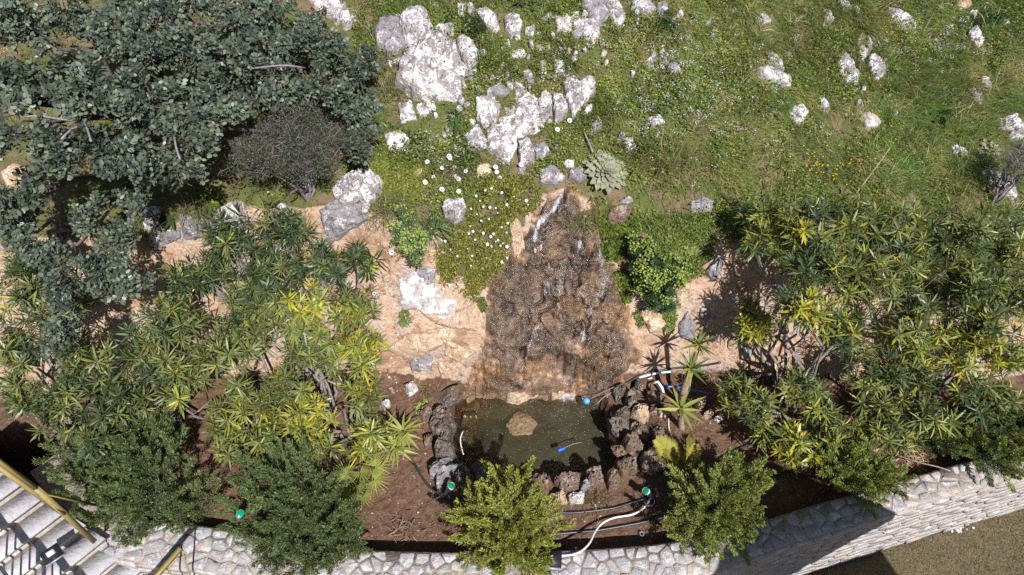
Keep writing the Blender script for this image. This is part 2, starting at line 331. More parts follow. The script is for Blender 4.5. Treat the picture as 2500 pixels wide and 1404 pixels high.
# ------------------------------------------------------------------ mesh helpers
def mesh(name, V, quads=None, tris=None, mat=None, attrs=None, smooth=True):
    V = np.asarray(V, np.float32); me = bpy.data.meshes.new(name)
    quads = np.zeros((0, 4), np.int32) if quads is None or len(quads) == 0 else np.asarray(quads, np.int32)
    tris = np.zeros((0, 3), np.int32) if tris is None or len(tris) == 0 else np.asarray(tris, np.int32)
    nl = quads.size + tris.size; npoly = len(quads) + len(tris)
    me.vertices.add(len(V)); me.vertices.foreach_set('co', V.ravel())
    me.loops.add(nl); me.polygons.add(npoly)
    me.loops.foreach_set('vertex_index', np.concatenate([quads.ravel(), tris.ravel()]))
    st = np.concatenate([np.arange(len(quads)) * 4, len(quads) * 4 + np.arange(len(tris)) * 3]).astype(np.int32)
    me.polygons.foreach_set('loop_start', st)
    me.update(calc_edges=True)
    if smooth: me.polygons.foreach_set('use_smooth', np.ones(npoly, bool))
    for k, c in (attrs or {}).items():
        c = np.asarray(c, np.float32)
        if c.ndim == 1: c = np.repeat(c[:, None], 3, 1)
        a = me.attributes.new(k, 'FLOAT_COLOR', 'POINT'); a.data.foreach_set('color', np.concatenate([c, np.ones((len(c), 1), np.float32)], 1).ravel())
    if mat: me.materials.append(M[mat] if isinstance(mat, str) else mat)
    me.validate(clean_customdata=False); me.update()
    return me
def link(name, me, parent=None, loc=(0, 0, 0), rot=None, scale=None):
    o = bpy.data.objects.new(name, me); COL.objects.link(o); o.location = loc
    if rot is not None: o.rotation_mode = 'QUATERNION'; o.rotation_quaternion = rot
    if scale is not None: o.scale = (scale, scale, scale) if np.isscalar(scale) else scale
    if parent is not None: o.parent = parent
    return o
def tag(o, label=None, cat=None, group=None, kind=None):
    if label: o['label'] = label
    if cat: o['category'] = cat
    if group: o['group'] = group
    if kind: o['kind'] = kind
    return o
def empty(name, loc, label, cat, group=None):
    o = link(name, None, None, tuple(float(q) for q in loc)); o.empty_display_size = .05
    return tag(o, label, cat, group)
def solo(name, V, quads, tris, mat, org=None, attrs=None, smooth=True, parent=None):   # world vertices -> object with its origin at org
    V = np.asarray(V, float)
    if org is None: org = V.mean(0)
    me = mesh(name, V - np.asarray(org), quads, tris, mat, attrs, smooth)
    loc = np.asarray(org, float)
    if parent is not None: loc = loc - wloc(parent)
    return link(name, me, parent, tuple(loc))
def wloc(o):
    p = np.array(o.location)
    while o.parent: o = o.parent; p = p + np.array(o.location)
    return p
def gridfaces(nr, nc, wrap=False):
    i = np.arange(nr - 1)[:, None]; j = np.arange(nc if wrap else nc - 1)[None]; j2 = (j + 1) % nc
    return np.stack([i * nc + j + 0 * i, i * nc + j2 + 0 * i, (i + 1) * nc + j2, (i + 1) * nc + j], -1).reshape(-1, 4)
class Buf:
    def __init__(s): s.V = []; s.Q = []; s.T = []; s.C = []; s.n = 0
    def add(s, V, Q=None, T=None, C=None):
        V = np.asarray(V, float); s.V.append(V)
        if Q is not None and len(Q): s.Q.append(np.asarray(Q) + s.n)
        if T is not None and len(T): s.T.append(np.asarray(T) + s.n)
        if C is not None:
            C = np.asarray(C, float); s.C.append(np.broadcast_to(C, (len(V), 3)) if C.ndim == 1 else C)
        s.n += len(V); return s
    def get(s):
        return (np.concatenate(s.V), np.concatenate(s.Q) if s.Q else None, np.concatenate(s.T) if s.T else None, np.concatenate(s.C) if s.C else None)
    def mesh(s, name, mat, smooth=True):
        V, Q, T, C = s.get(); return mesh(name, V, Q, T, mat, {'Col': C} if C is not None else None, smooth)
    def obj(s, name, mat, parent=None, org=None, smooth=True):
        V, Q, T, C = s.get(); return solo(name, V, Q, T, mat, org if parent is None else (wloc(parent) if org is None else org), {'Col': C} if C is not None else None, smooth, parent)
def unit(v): v = np.asarray(v, float); return v / np.maximum(np.linalg.norm(v, axis=-1, keepdims=True), 1e-9)
def tube(P, r, n=6, cap=True):
    P = np.asarray(P, float); m = len(P); r = np.broadcast_to(r, (m,)); T = unit(np.gradient(P, axis=0)); 
    ref = np.array([0, 0, 1.]) if abs(T[:, 2]).mean() < .9 else np.array([1., 0, 0])
    s = unit(np.cross(T, ref)); b = np.cross(s, T); a = np.arange(n) * 2 * np.pi / n
    V = P[:, None] + r[:, None, None] * (np.cos(a)[None, :, None] * s[:, None] + np.sin(a)[None, :, None] * b[:, None])
    V = V.reshape(-1, 3); Q = gridfaces(m, n, True); T3 = []
    if cap:
        k = len(V); V = np.concatenate([V, P[:1], P[-1:]])
        T3 = [(k, (j + 1) % n, j) for j in range(n)] + [(k + 1, (m - 1) * n + j, (m - 1) * n + (j + 1) % n) for j in range(n)]
    return V, Q, T3
def bar(a, b, w, h, up=(0, 0, 1)):
    a = np.asarray(a, float); b = np.asarray(b, float); d = unit(b - a); s = unit(np.cross(d, up)); u = np.cross(s, d)
    V = [p + sx * s * w / 2 + sz * u * h / 2 for p in (a, b) for sx, sz in ((-1, -1), (1, -1), (1, 1), (-1, 1))]
    return np.array(V), [(0, 3, 2, 1), (4, 5, 6, 7), (0, 1, 5, 4), (1, 2, 6, 5), (2, 3, 7, 6), (3, 0, 4, 7)], None
def leaves(base, d, nr, L, W, curve=.15, t1=.35, t2=.72, w1=1.0, w2=.75):
    base = np.asarray(base, float); N = len(base); d = unit(np.broadcast_to(d, (N, 3))); nr = np.broadcast_to(nr, (N, 3))
    s = unit(np.cross(d, nr)); nn = np.cross(s, d); L = np.broadcast_to(L, (N,))[:, None]; W = np.broadcast_to(W, (N,))[:, None] / 2
    cv = np.broadcast_to(curve, (N,))[:, None]
    def at(t): return base + d * L * t - nn * L * cv * t * t
    V = np.stack([at(0), at(t1) - s * W * w1, at(t1) + s * W * w1, at(t2) - s * W * w2, at(t2) + s * W * w2, at(1.)], 1).reshape(-1, 3)
    k = np.arange(N)[:, None] * 6
    T = np.concatenate([k + np.array([[0, 2, 1]]), k + np.array([[3, 4, 5]])]); Q = k + np.array([[1, 2, 4, 3]])
    return V, Q, T
def leafcol(C, n=6): return np.repeat(np.asarray(C, float), n, 0)
def rdir(n, g=None):
    g = g or rng
    return unit(g.normal(size=(n, 3)))
def quat(d, roll):
    return Vector(tuple(d)).to_track_quat('Z', 'Y') @ Quaternion((0, 0, 1), roll)
# ------------------------------------------------------------------ ground
def spaced(lo, a, b, hi, step, n):
    g = np.linspace(0, 1, n + 1)[1:] ** 2
    return np.concatenate([(a - (a - lo) * g)[::-1], np.arange(a, b, step), b + (hi - b) * g])
gx = spaced(-70, -5.4, 6.0, 70, .031, 16); gy = spaced(-40, 1.7, 9.2, 110, .028, 18)
X, Y = np.meshgrid(gx, gy); Z = height(X, Y)
V = np.stack([X, Y, Z], -1).reshape(-1, 3); x, y, z = V.T
yb = np.interp(x, _bp[:, 0], _bp[:, 1]); yt = np.interp(x, _tp[:, 0], _tp[:, 1]); U_, V_ = proj(V)
soil = 1 - sstep(-.02, .12, y - yb); turfm = sstep(-.12, .1, y - yt); claym = (1 - soil) * (1 - turfm)
def zpoly(s, soft=38): P = pts(s); ins = inpoly(U_, V_, P); d = edist(U_, V_, P); return np.where(ins, sstep(0, soft, d), 0)
for s_, a_ in (('880,400 1010,400 1090,470 1060,560 990,540 880,530', .75), ('1070,430 1310,420 1300,560 1240,620 1230,700 1080,690 1060,560', .9),
               ('1400,500 1560,480 1760,500 1760,620 1700,700 1640,740 1500,700 1440,600', .95)):
    k = zpoly(s_) * a_; turfm = np.maximum(turfm, k); claym *= 1 - k
for s_ in ('1560,470 1730,478 1700,520 1570,515', '1370,170 1440,170 1480,210 1400,230', '1010,380 1240,390 1230,450 1020,470'):
    k = zpoly(s_) * .75; claym = np.maximum(claym, k * .45); turfm *= 1 - k
ground = link('ground', mesh('ground', V, gridfaces(len(gy), len(gx)), None, 'terrain', {'Zone': np.stack([soil, claym, turfm], -1)}))
tag(ground, 'rocky hillside falling by a clay bank to a brown planting bed', kind='structure')

lx = spaced(-40, -5, 8, 40, .12, 10); ly = spaced(-40, -3, 5.5, 8, .12, 8); X, Y = np.meshgrid(lx, ly)
Zl = LAWNZ + .02 * fbm(xy0(X * 1.3, Y * 1.3), 3, 21); Zl = np.where(Y > np.interp(X, WALL[:, 0], WALL[:, 1]) + .02, LAWNZ - .5, Zl)
lawn = link('lawn', mesh('lawn', np.stack([X, Y, Zl], -1).reshape(-1, 3), gridfaces(len(ly), len(lx)), None, 'lawn'))
tag(lawn, 'dry short lawn below the stone wall', kind='structure')

# ------------------------------------------------------------------ wet rock face and the water on it
WFPX = pts('1325,440 1400,436 1450,480 1490,550 1530,620 1565,700 1585,770 1600,840 1590,900 1550,945 1500,1005 1400,1010 1250,1010 1105,1010 1092,955 1105,900 1128,850 1150,800 1160,740 1150,690 1180,640 1215,590 1250,540 1285,490')
wx = np.arange(-.85, 1.75, .0095); wy = np.arange(3.75, 5.75, .0075); X, Y = np.meshgrid(wx, wy)
Z0 = np.maximum(height(X, Y), -.22); P0 = np.stack([X, Y, Z0], -1); u, v = proj(P0)
ins = inpoly(u, v, WFPX); de = edist(u, v, WFPX); k = np.where(ins, sstep(0, 75, de + 26 * fbm(P0 * 5, 3, 30)), 0)
nrm = unit(np.stack([0 * X, -np.ones_like(X) * .82, np.ones_like(X) * .57], -1))
q = P0 * np.array([1, 1, 1.])
rid = 1 - np.abs(fbm(q * 2.6 + 3, 4, 31)) * 2; lump = fbm(q * 5.5, 4, 32); cell = np.abs(fbm(q * np.array([5, 4, 4]) + 9, 3, 33)); fine = fbm(q * 26, 3, 34)
off = k * np.maximum(.055 + .035 * rid + .05 * lump - .045 * sstep(.10, 0, cell) + .02 * fine, .012) - (1 - k) * .06
PR = P0 + nrm * off[..., None]
keepv = ins | (de < 18); fq = gridfaces(len(wy), len(wx)); fq = fq[keepv.ravel()[fq].all(1)]
def compact(V, Q, *at):
    us, inv = np.unique(Q, return_inverse=True); return (V[us], inv.reshape(Q.shape)) + tuple(a[us] for a in at)
def pline(u, v, s):
    P = pts(s); d = np.full(u.shape, 1e9)
    for a, b in zip(P[:-1], P[1:]):
        e = b - a; t = np.clip(((u - a[0]) * e[0] + (v - a[1]) * e[1]) / (e @ e), 0, 1); d = np.minimum(d, np.hypot(u - a[0] - t * e[0], v - a[1] - t * e[1]))
    return d
dry = np.maximum.reduce([np.exp(-(pline(u, v, s) / r) ** 2) for s, r in (('1250,560 1270,620', 16), ('1270,900 1350,905 1395,935', 34), ('1190,880 1140,930 1110,960', 30), ('1390,840 1420,850', 18), ('1545,800 1590,870 1560,920', 26), ('1180,740 1165,800', 22))])
wet = np.clip((1 - .8 * dry) * sstep(.25, .9, k) + .3 * fbm(q * 5, 2, 35) * k, 0, 1)
Vr, Qr, wr = compact(PR.reshape(-1, 3), fq, wet.ravel())
rf = solo('rock_face', Vr, Qr, None, 'wet_rock', (.2, 4.6, .8), {'Wet': wr}); tag(rf, 'wet brown rock face with water trickling down into the pond', 'rock face')
streams = (('1388,440 1352,505 1312,548 1302,585', 11), ('1302,585 1330,640', 5), ('1415,590 1395,655 1410,700 1440,750 1425,800', 7), ('1460,600 1475,680 1440,760', 7), ('1430,780 1400,860 1385,930', 8), ('1340,640 1330,740 1290,840 1270,930', 7), ('1480,760 1490,860', 6), ('1375,640 1360,760', 6), ('1310,700 1300,800', 5))
film = np.zeros(u.shape); foam = np.zeros(u.shape)
for s, r in streams:
    d = pline(u, v, s) + 10 * fbm(q * 8, 2, 36); film = np.maximum(film, np.exp(-(d / (2.4 * r)) ** 2)); foam = np.maximum(foam, np.exp(-(d / (r * .85)) ** 2))
foam *= .75 + .25 * (v < 600)
PW = PR + nrm * (.008 + .012 * film)[..., None]
kw = (film > .3) & ins; fw = gridfaces(len(wy), len(wx)); fw = fw[kw.ravel()[fw].all(1)]
Vw, Qw, fo = compact(PW.reshape(-1, 3), fw, foam.ravel())
wo = solo('waterfall', Vw, Qw, None, 'running_water', (.2, 4.6, .8), {'Foam': fo}); tag(wo, 'thin streams of clear water running down the rock face', kind='structure')

wx2 = np.arange(-.75, 1.3, .014); wy2 = np.arange(2.9, 4.6, .014); X, Y = np.meshgrid(wx2, wy2); Pp = np.stack([X, Y, 0 * X - .16], -1); u, v = proj(Pp)
kp = (inpoly(X, Y, POND) | (edist(X, Y, POND) < .07)); fp = gridfaces(len(wy2), len(wx2)); fp = fp[kp.ravel()[fp].all(1)]
fo = .7 * np.exp(-(pline(u, v, '1370,958 1460,964') / 20) ** 2) + .25 * np.exp(-(pline(u, v, '1300,960 1460,1020') / 70) ** 2)
Pp[..., 2] += .002 * fbm(Pp * 14, 2, 40) + .006 * fo * fbm(Pp * 30, 2, 41)
clr = np.clip(1 - sstep(1130, 1235, u) + (1 - sstep(955, 1010, v)) + .9 * np.exp(-((u - 1272) / 48) ** 2 - ((v - 1042) / 42) ** 2), 0, 1.2)
Vp, Qp, fo, clr = compact(Pp.reshape(-1, 3), fp, fo.ravel(), clr.ravel())
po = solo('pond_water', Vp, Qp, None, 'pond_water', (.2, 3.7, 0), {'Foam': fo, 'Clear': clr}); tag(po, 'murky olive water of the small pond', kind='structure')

# ------------------------------------------------------------------ stone wall: body, cap stones, face stones
WS = np.concatenate([[0], np.cumsum(np.linalg.norm(np.diff(WALL[:, :2], axis=0), axis=1))])
WT = unit(np.gradient(WALL[:, :2], axis=0)); WN = np.stack([WT[:, 1], -WT[:, 0]], -1)        # WN points outward (towards the lawn)
WW = np.interp(WALL[:, 0], [-3, -1, 1, 2.2, 4.5], [.36, .36, .34, .26, .25])
def wallpt(s, t, z, out=0.0):
    s = np.asarray(s, float); i = [np.interp(s, WS, a) for a in (WALL[:, 0], WALL[:, 1], WN[:, 0], WN[:, 1])]
    return np.stack([i[0] + i[2] * (t + out), i[1] + i[3] * (t + out), np.broadcast_to(z, s.shape)], -1)
def wallw(s): return np.interp(s, WS, WW)
wl = empty('garden_wall', wallpt(WS[-1] * .5, 0, LAWNZ), 'grey stone retaining wall curving along the foot of the garden', 'wall')
m = len(WS); prof = [(-.5, -.1), (-.5, WALLZ), (.5, WALLZ), (.5, LAWNZ - .1)]
V = np.concatenate([wallpt(WS, f * WW, zz) for f, zz in prof]); Q = np.concatenate([gridfaces(2, m) + k * m for k in range(3)])
solo('mortar_body', V, Q[:, ::-1], None, 'mortar', wloc(wl), None, False, wl)
def clip(poly, nx, ny, c):      # keep nx*x+ny*y<=c
    out = []; n = len(poly)
    for i in range(n):
        a = poly[i]; b = poly[(i + 1) % n]; da = nx * a[0] + ny * a[1] - c; db = nx * b[0] + ny * b[1] - c
        if da <= 0: out.append(a)
        if (da < 0) != (db < 0) and abs(da - db) > 1e-12:
            t = da / (da - db); out.append((a[0] + (b[0] - a[0]) * t, a[1] + (b[1] - a[1]) * t))
    return out
def voronoi(seeds, box, reach):
    res = []; S = np.asarray(seeds)
    for i, p in enumerate(S):
        poly = [(box[0], box[1]), (box[2], box[1]), (box[2], box[3]), (box[0], box[3])]
        poly = [(np.clip(q[0], p[0] - reach, p[0] + reach), q[1]) for q in poly]
        d = np.abs(S[:, 0] - p[0]); 
        for j in np.where(d < reach * 2)[0]:
            if j == i: continue
            q = S[j]; n = q - p; poly = clip(poly, n[0], n[1], (q @ q - p @ p) / 2)
            if len(poly) < 3: break
        res.append(poly)
    return res
def shrink(poly, g):
    P = np.array(poly); c = P.mean(0); out = list(map(tuple, P)); n = len(P)
    area = .5 * np.sum(P[:, 0] * np.roll(P[:, 1], -1) - np.roll(P[:, 0], -1) * P[:, 1])
    if area < 0: P = P[::-1]
    for i in range(n):
        a = P[i]; b = P[(i + 1) % n]; e = b - a; L = np.hypot(*e)
        if L < 1e-6: continue
        nx, ny = e[1] / L, -e[0] / L; out = clip(out, nx, ny, nx * a[0] + ny * a[1] - g)
        if len(out) < 3: return None
    return out
def piece(poly, mapf, lift, r, name, mat, parent, gap=.006, bev=.007):
    A0 = shrink(poly, gap); 
    if A0 is None: return
    A1 = shrink(poly, gap + bev)
    if A1 is None or len(A0) < 3 or len(A1) < 3: return
    P0 = np.array(A0); n = len(P0)
    c = P0.mean(0); P1 = c + (P0 - c) * (1 - bev / max(np.abs(P0 - c).max(), .02))
    j = r.normal(0, .0018, n); tilt = r.normal(0, .0022, 2)
    h1 = lift + (P1 - c) @ tilt / max(np.abs(P1 - c).max(), .02) + j
    V = np.concatenate([mapf(P0, -.01), mapf(P0, lift * .45), mapf(P1, h1), mapf(c[None], lift + .002)])
    Q = [(a * n + i, a * n + (i + 1) % n, (a + 1) * n + (i + 1) % n, (a + 1) * n + i) for a in (0, 1) for i in range(n)]
    T = [(2 * n + i, 2 * n + (i + 1) % n, 3 * n) for i in range(n)]
    o = solo(name, V, Q, T, mat, None, None, False, parent); return o
r_ = np.random.default_rng(5)
seeds = []; s = .9
while s < WS[-1] - .7:
    wd = float(wallw(s)); nr_ = 4 if wd > .32 else 3
    for k in range(nr_): seeds.append((s + r_.uniform(-.065, .065) + (.055 if k % 2 else 0), -wd / 2 + wd * (k + .5 + r_.uniform(-.38, .38)) / nr_))
    s += r_.uniform(.095, .15)
capn = 0
for poly in voronoi(seeds, (0, -.2, WS[-1], .2), .3):
    if len(poly) < 3: continue
    cs = np.mean([p[0] for p in poly]); hw = float(wallw(cs)) / 2
    poly = clip(clip(poly, 0, 1, hw - .004), 0, -1, hw - .004)
    if len(poly) < 3: continue
    if r_.random() < .05: continue
    o = piece(poly, lambda P, h: wallpt(P[:, 0], P[:, 1], WALLZ + h), r_.uniform(.005, .011), r_, 'cap_stone', 'wall_stone', wl, r_.uniform(.004, .014), .010); capn += o is not None
seeds = []; s0 = np.interp(1.35, WALL[:, 0], WS)
for (sa, sb, zlo) in ((s0, WS[-1] - .8, LAWNZ), (.95, 2.3, -.05)):
    zz = zlo + .04
    while zz < WALLZ:
        s = sa + r_.uniform(0, .15)
        while s < sb: seeds.append((s, (zz + r_.uniform(-.02, .02)) * 2.1)); s += r_.uniform(.13, .26)
        zz += .088
for poly in voronoi(seeds, (0, LAWNZ * 2.1, WS[-1], (WALLZ - .004) * 2.1), .5):
    if len(poly) < 3: continue
    poly = [(p[0], p[1] / 2.1) for p in poly]
    if np.ptp([p[0] for p in poly]) > .6: continue
    piece(poly, lambda P, h: wallpt(P[:, 0], wallw(P[:, 0]) / 2, P[:, 1], h), r_.uniform(.008, .022), r_, 'face_stone', 'face_stone', wl, .004, .006)

# ------------------------------------------------------------------ steps beside the wall
EPX = [(444, 1454), (396, 1418), (348, 1382), (300, 1346), (252, 1312), (204, 1279), (156, 1244), (106, 1208), (54, 1174), (2, 1138), (-50, 1102), (-102, 1066)]
EZ = [.3 + .10 * (k - 3) for k in range(len(EPX))]; EZ = [e for e in EZ]
EP = [A(u, v, z) for (u, v), z in zip(np.array(EPX, float), EZ)]
sd = unit((A(300. - 77, 1346. + 63, .3) - A(300., 1346., .3)))       # along a tread, away from the garden
st = empty('stone_steps', EP[0] * np.array([1, 1, 0]) + np.array([0, 0, LAWNZ]), 'flight of pale stone steps climbing beside the garden wall', 'steps')
SWID = 1.45; fw_ = unit((EP[0] - EP[-1]) * np.array([1, 1, 0]))
def prism(c4, z0, z1):
    V = np.array([[p[0], p[1], z0] for p in c4] + [[p[0], p[1], z1] for p in c4]); return V, [(3, 2, 1, 0), (4, 5, 6, 7), (0, 1, 5, 4), (1, 2, 6, 5), (2, 3, 7, 6), (3, 0, 4, 7)], None
for k in range(len(EP) - 1):
    a = EP[k] + fw_ * .02; b = EP[k + 1] + fw_ * .0; z = EZ[k]
    c4 = [a, b, b + sd * SWID, a + sd * SWID]
    nsl = 1
    V, Q, T = prism(c4, z - .035, z); solo('tread', V, Q, T, 'tread_stone', None, None, False, st)
    ra = EP[k]; c4 = [ra - sd * .0 + sd * .01, ra - fw_ * .30 + sd * .01, ra - fw_ * .30 + sd * (SWID - .01), ra + sd * (SWID - .01)]
    V, Q, T = prism(c4, LAWNZ - .1 if k < 5 else z - .5, z - .036); solo('riser', V, Q, T, 'riser_stone', None, None, False, st)
# yellow handrail on the garden side
h0 = A(-90., 1062., 2.25); h1 = A(88., 1192., 1.5); foot = A(196., 1268., .62)
hr = empty('handrail', (foot[0], foot[1], .6), 'yellow painted handrail ending in a flat post beside the steps', 'handrail')
V, Q, T = bar(h0, h1, .024, .026); solo('top_rail', V, Q, T, 'yellow_paint', wloc(hr), None, False, hr)
V, Q, T = bar(h1 + (0, 0, .0), (h1[0], h1[1], .55), .04, .015, up=fw_); solo('post', V, Q, T, 'yellow_paint', wloc(hr), None, False, hr)
V, Q, T = bar(h0 - (0, 0, .42), h1 - (0, 0, .42), .03, .03); solo('lower_rail', V, Q, T, 'yellow_paint', wloc(hr), None, False, hr)
V, Q, T = bar(A(110., 1204., 1.25), A(232., 1233., .5), .018, .018); solo('brace', V, Q, T, 'yellow_paint', wloc(hr), None, False, hr)
# railing on the far side of the steps (it throws the zigzag shadow)
ra = empty('step_railing', EP[0] + sd * SWID, 'black barred railing along the outer side of the steps', 'railing')
b0 = EP[0] + sd * .66; b1 = EP[-1] + sd * .66; up = np.array([0, 0, 1.])
V, Q, T = bar(b0 + up * .85, b1 + up * .85, .05, .03); solo('top_rail', V, Q, T, 'black_metal', wloc(ra), None, False, ra)
V, Q, T = bar(b0 + up * .15, b1 + up * .15, .02, .02); solo('bottom_rail', V, Q, T, 'black_metal', wloc(ra), None, False, ra)
for k in range(21):
    p = b0 + (b1 - b0) * k / 20; V, Q, T = bar(p + up * (.0 if k % 5 == 0 else .15), p + up * .85, .035 if k % 5 == 0 else .012, .012, up=fw_); solo('baluster' if k % 5 else 'post', V, Q, T, 'black_metal', wloc(ra), None, False, ra)
# small railing by the foot of the steps
g0 = A(441., 1338., .8); g1 = A(300., 1500., .62)
gr = empty('gate_railing', (g0[0], g0[1], 0), 'short yellow railing with thin bars beside the wall cap', 'railing')
V, Q, T = bar(g0, g1, .034, .03); solo('top_rail', V, Q, T, 'yellow_paint', wloc(gr), None, False, gr)
V, Q, T = bar(g0 - up * .72, g1 - up * .72, .025, .025); solo('bottom_rail', V, Q, T, 'yellow_paint', wloc(gr), None, False, gr)
for k in range(9):
    p = g0 + (g1 - g0) * k / 8; V, Q, T = bar(p, p - up * (.9 if k % 4 == 0 else .72), .03 if k % 4 == 0 else .012, .012); solo('post' if k % 4 == 0 else 'baluster', V, Q, T, 'yellow_paint', wloc(gr), None, False, gr)
for k in range(3):
    a = g0 + (g1 - g0) * k / 4; b = g0 + (g1 - g0) * (k + 1) / 4; V, Q, T = bar(a - up * .02, b - up * .7, .01, .01); solo('brace', V, Q, T, 'yellow_paint', wloc(gr), None, False, gr)

# made-up canopies out of view, added to cast shadow on wall and lawn
def shadow_caster(label, cs, ea, eb, a2, b2, hgt):
    ea = np.asarray(ea, float); eb = np.asarray(eb, float); c0 = cs + ea * a2 + eb * b2 + np.array(TOSUN) * (hgt / TOSUN.z); pa = empty('shadow_caster', (c0[0], c0[1], LAWNZ), label, 'shadow_caster')
    cn = [c0 - ea * a2 * a - eb * b2 * b for a, b in ((1, 1), (-1, 1), (-1, -1), (1, -1))]; V = np.array(cn + [c0 + up * .3] + [p - up * .12 for p in cn])
    solo('canopy', V, [(0, 1, 6, 5), (1, 2, 7, 6), (2, 3, 8, 7), (3, 0, 5, 8)], [(0, 1, 4), (1, 2, 4), (2, 3, 4), (3, 0, 4)], 'canvas', wloc(pa), None, False, pa)
    V, Q, T = tube([(c0[0], c0[1], LAWNZ), tuple(c0 + up * .28)], .024, 10); solo('pole', V, Q, T, 'grey_metal', wloc(pa), None, True, pa)
    V, Q, T = tube([(c0[0], c0[1], LAWNZ - .02), (c0[0], c0[1], LAWNZ + .05)], .25, 20); solo('base', V, Q, T, 'mortar', wloc(pa), None, False, pa)
shadow_caster('larger unseen canopy added to cast shadow on the wall cap', A(2185., 1250., .3), (-.88, .47, 0), (-.47, -.88, 0), .62, 1.0, 2.2)
shadow_caster('smaller unseen canopy added to cast shadow on the lawn', A(2140., 1330., LAWNZ), (-.95, -.3, 0), (.3, -.95, 0), .8, .8, 2.4)
# ------------------------------------------------------------------ rocks
ROCKPX = []
def rock(outline, H, mat, label, name='limestone_rock', cat='rock', group=None, seed=None, nt=44, nr=10, lump=.24, zabs=None, edge=.11, flat=.8, sink=0.0):
    P = pts(outline); ROCKPX.append(P); seed = seed if seed is not None else len(ROCKPX); g = np.random.default_rng(seed)
    # denser outline
    n = len(P); dens = np.concatenate([P[i] + (P[(i + 1) % n] - P[i]) * np.linspace(0, 1, 6)[:-1, None] for i in range(n)])
    W = G(dens[:, 0], dens[:, 1], H * .35 - sink) if zabs is None else A(dens[:, 0], dens[:, 1], np.full(len(dens), zabs))
    c = W.mean(0)
    if zabs is None: nn = gnormal(np.array([c[0]]), np.array([c[1]]))[0]; nn = unit(nn * .7 + np.array([0, 0, .45]))
    else: nn = np.array([0, 0, 1.])
    e1 = unit(np.cross(np.array([0, 1., 0]), nn)); e2 = np.cross(nn, e1); L = W - c; lx = L @ e1; ly = L @ e2; lz = L @ nn
    th = np.arange(nt) * 2 * np.pi / nt; R = np.zeros(nt); Zb = np.zeros(nt)
    m = len(lx)
    for i in range(nt):
        cx, sy = math.cos(th[i]), math.sin(th[i]); best = 0; bz = 0
        for j in range(m):
            k = (j + 1) % m; ax, ay, bx, by = lx[j], ly[j], lx[k], ly[k]
            den = cx * (by - ay) - sy * (bx - ax)
            if abs(den) < 1e-9: continue
            t = (ax * (by - ay) - ay * (bx - ax)) / den; q = (ax * sy - ay * cx) / den
            if t > best and -1e-6 <= q <= 1 + 1e-6: best = t; bz = lz[j] + q * (lz[k] - lz[j])
        R[i] = best; Zb[i] = bz
    rm = max(R.mean(), .01); R = np.where(R < .15 * rm, rm * .5, R)
    ns = fbm(np.stack([np.cos(th) * 2.2, np.sin(th) * 2.2, np.full(nt, seed * 1.7)], -1), 4, seed); ns2 = fbm(np.stack([np.cos(th) * 7, np.sin(th) * 7, np.full(nt, seed * 1.1)], -1), 3, seed + 1); R = R * (1 + edge * 1.6 * ns + edge * .8 * ns2)
    rr = np.concatenate([np.linspace(0.02, .86, nr), [.94, 1.0, 1.03, 1.03]]); nrr = len(rr)
    rad = rr[:, None] * R[None]; x = rad * np.cos(th); y = rad * np.sin(th)
    dome = np.sqrt(np.clip(1 - np.clip(rr, 0, 1) ** 2.6, 0, 1))[:, None] * np.ones((1, nt))
    pl = []
    for k in range(7):
        a = g.uniform(0, 6.28); s = g.uniform(.3, 1.3) * H / rm; pl.append(H * g.uniform(.75, 1.15) + s * (np.cos(a) * x + np.sin(a) * y) * .55)
    hz = np.minimum(H * (dome * 1.05), np.minimum.reduce(pl)); hz = hz * flat + H * dome * .85 * (1 - flat)
    q3 = np.stack([x, y, hz], -1); q3 = q3 / rm
    k1 = fbm(q3 * 1.5 + seed * 3.1, 4, seed + 3); k2 = 1 - 2 * np.abs(fbm(q3 * 2.4 + seed, 3, seed + 9)); k3 = fbm(q3 * 6 + seed, 3, seed + 5)
    fade = np.clip(dome * 1.6, 0.25, 1)
    ck = sstep(.07, 0, np.abs(fbm(q3 * np.array([1.9, 1.0, 1.2]) + seed * 2.3, 3, seed + 12)))
    hz = hz + H * lump * fade * (1.2 * k1 + .8 * (k2 - .6) + .6 * k3 - 1.1 * ck)
    zz = hz + Zb[None] * (rr[:, None] ** 1.5)
    x = x + rm * .05 * k3; y = y + rm * .05 * k1
    zz[-2] = Zb - H * .55; zz[-1] = Zb - H * 1.3 - .05
    V = c + x[..., None] * e1 + y[..., None] * e2 + zz[..., None] * nn
    V = np.concatenate([V.reshape(-1, 3), (V[0].mean(0))[None]]); Q = gridfaces(nrr, nt, True); T = [((i + 1) % nt, i, len(V) - 1) for i in range(nt)]
    o = solo(name, V, Q[:, ::-1], np.array(T)[:, ::-1], mat, c); tag(o, label, cat, group); return o
LR, GR_, PR_, TR_, CR_, RR_, WR_ = 'lichen_rock', 'grey_rock', 'pale_rock', 'tan_rock', 'clay_rock', 'rim_rock', 'wet_rim_rock'
HILL = 'limestone rocks on the hillside'
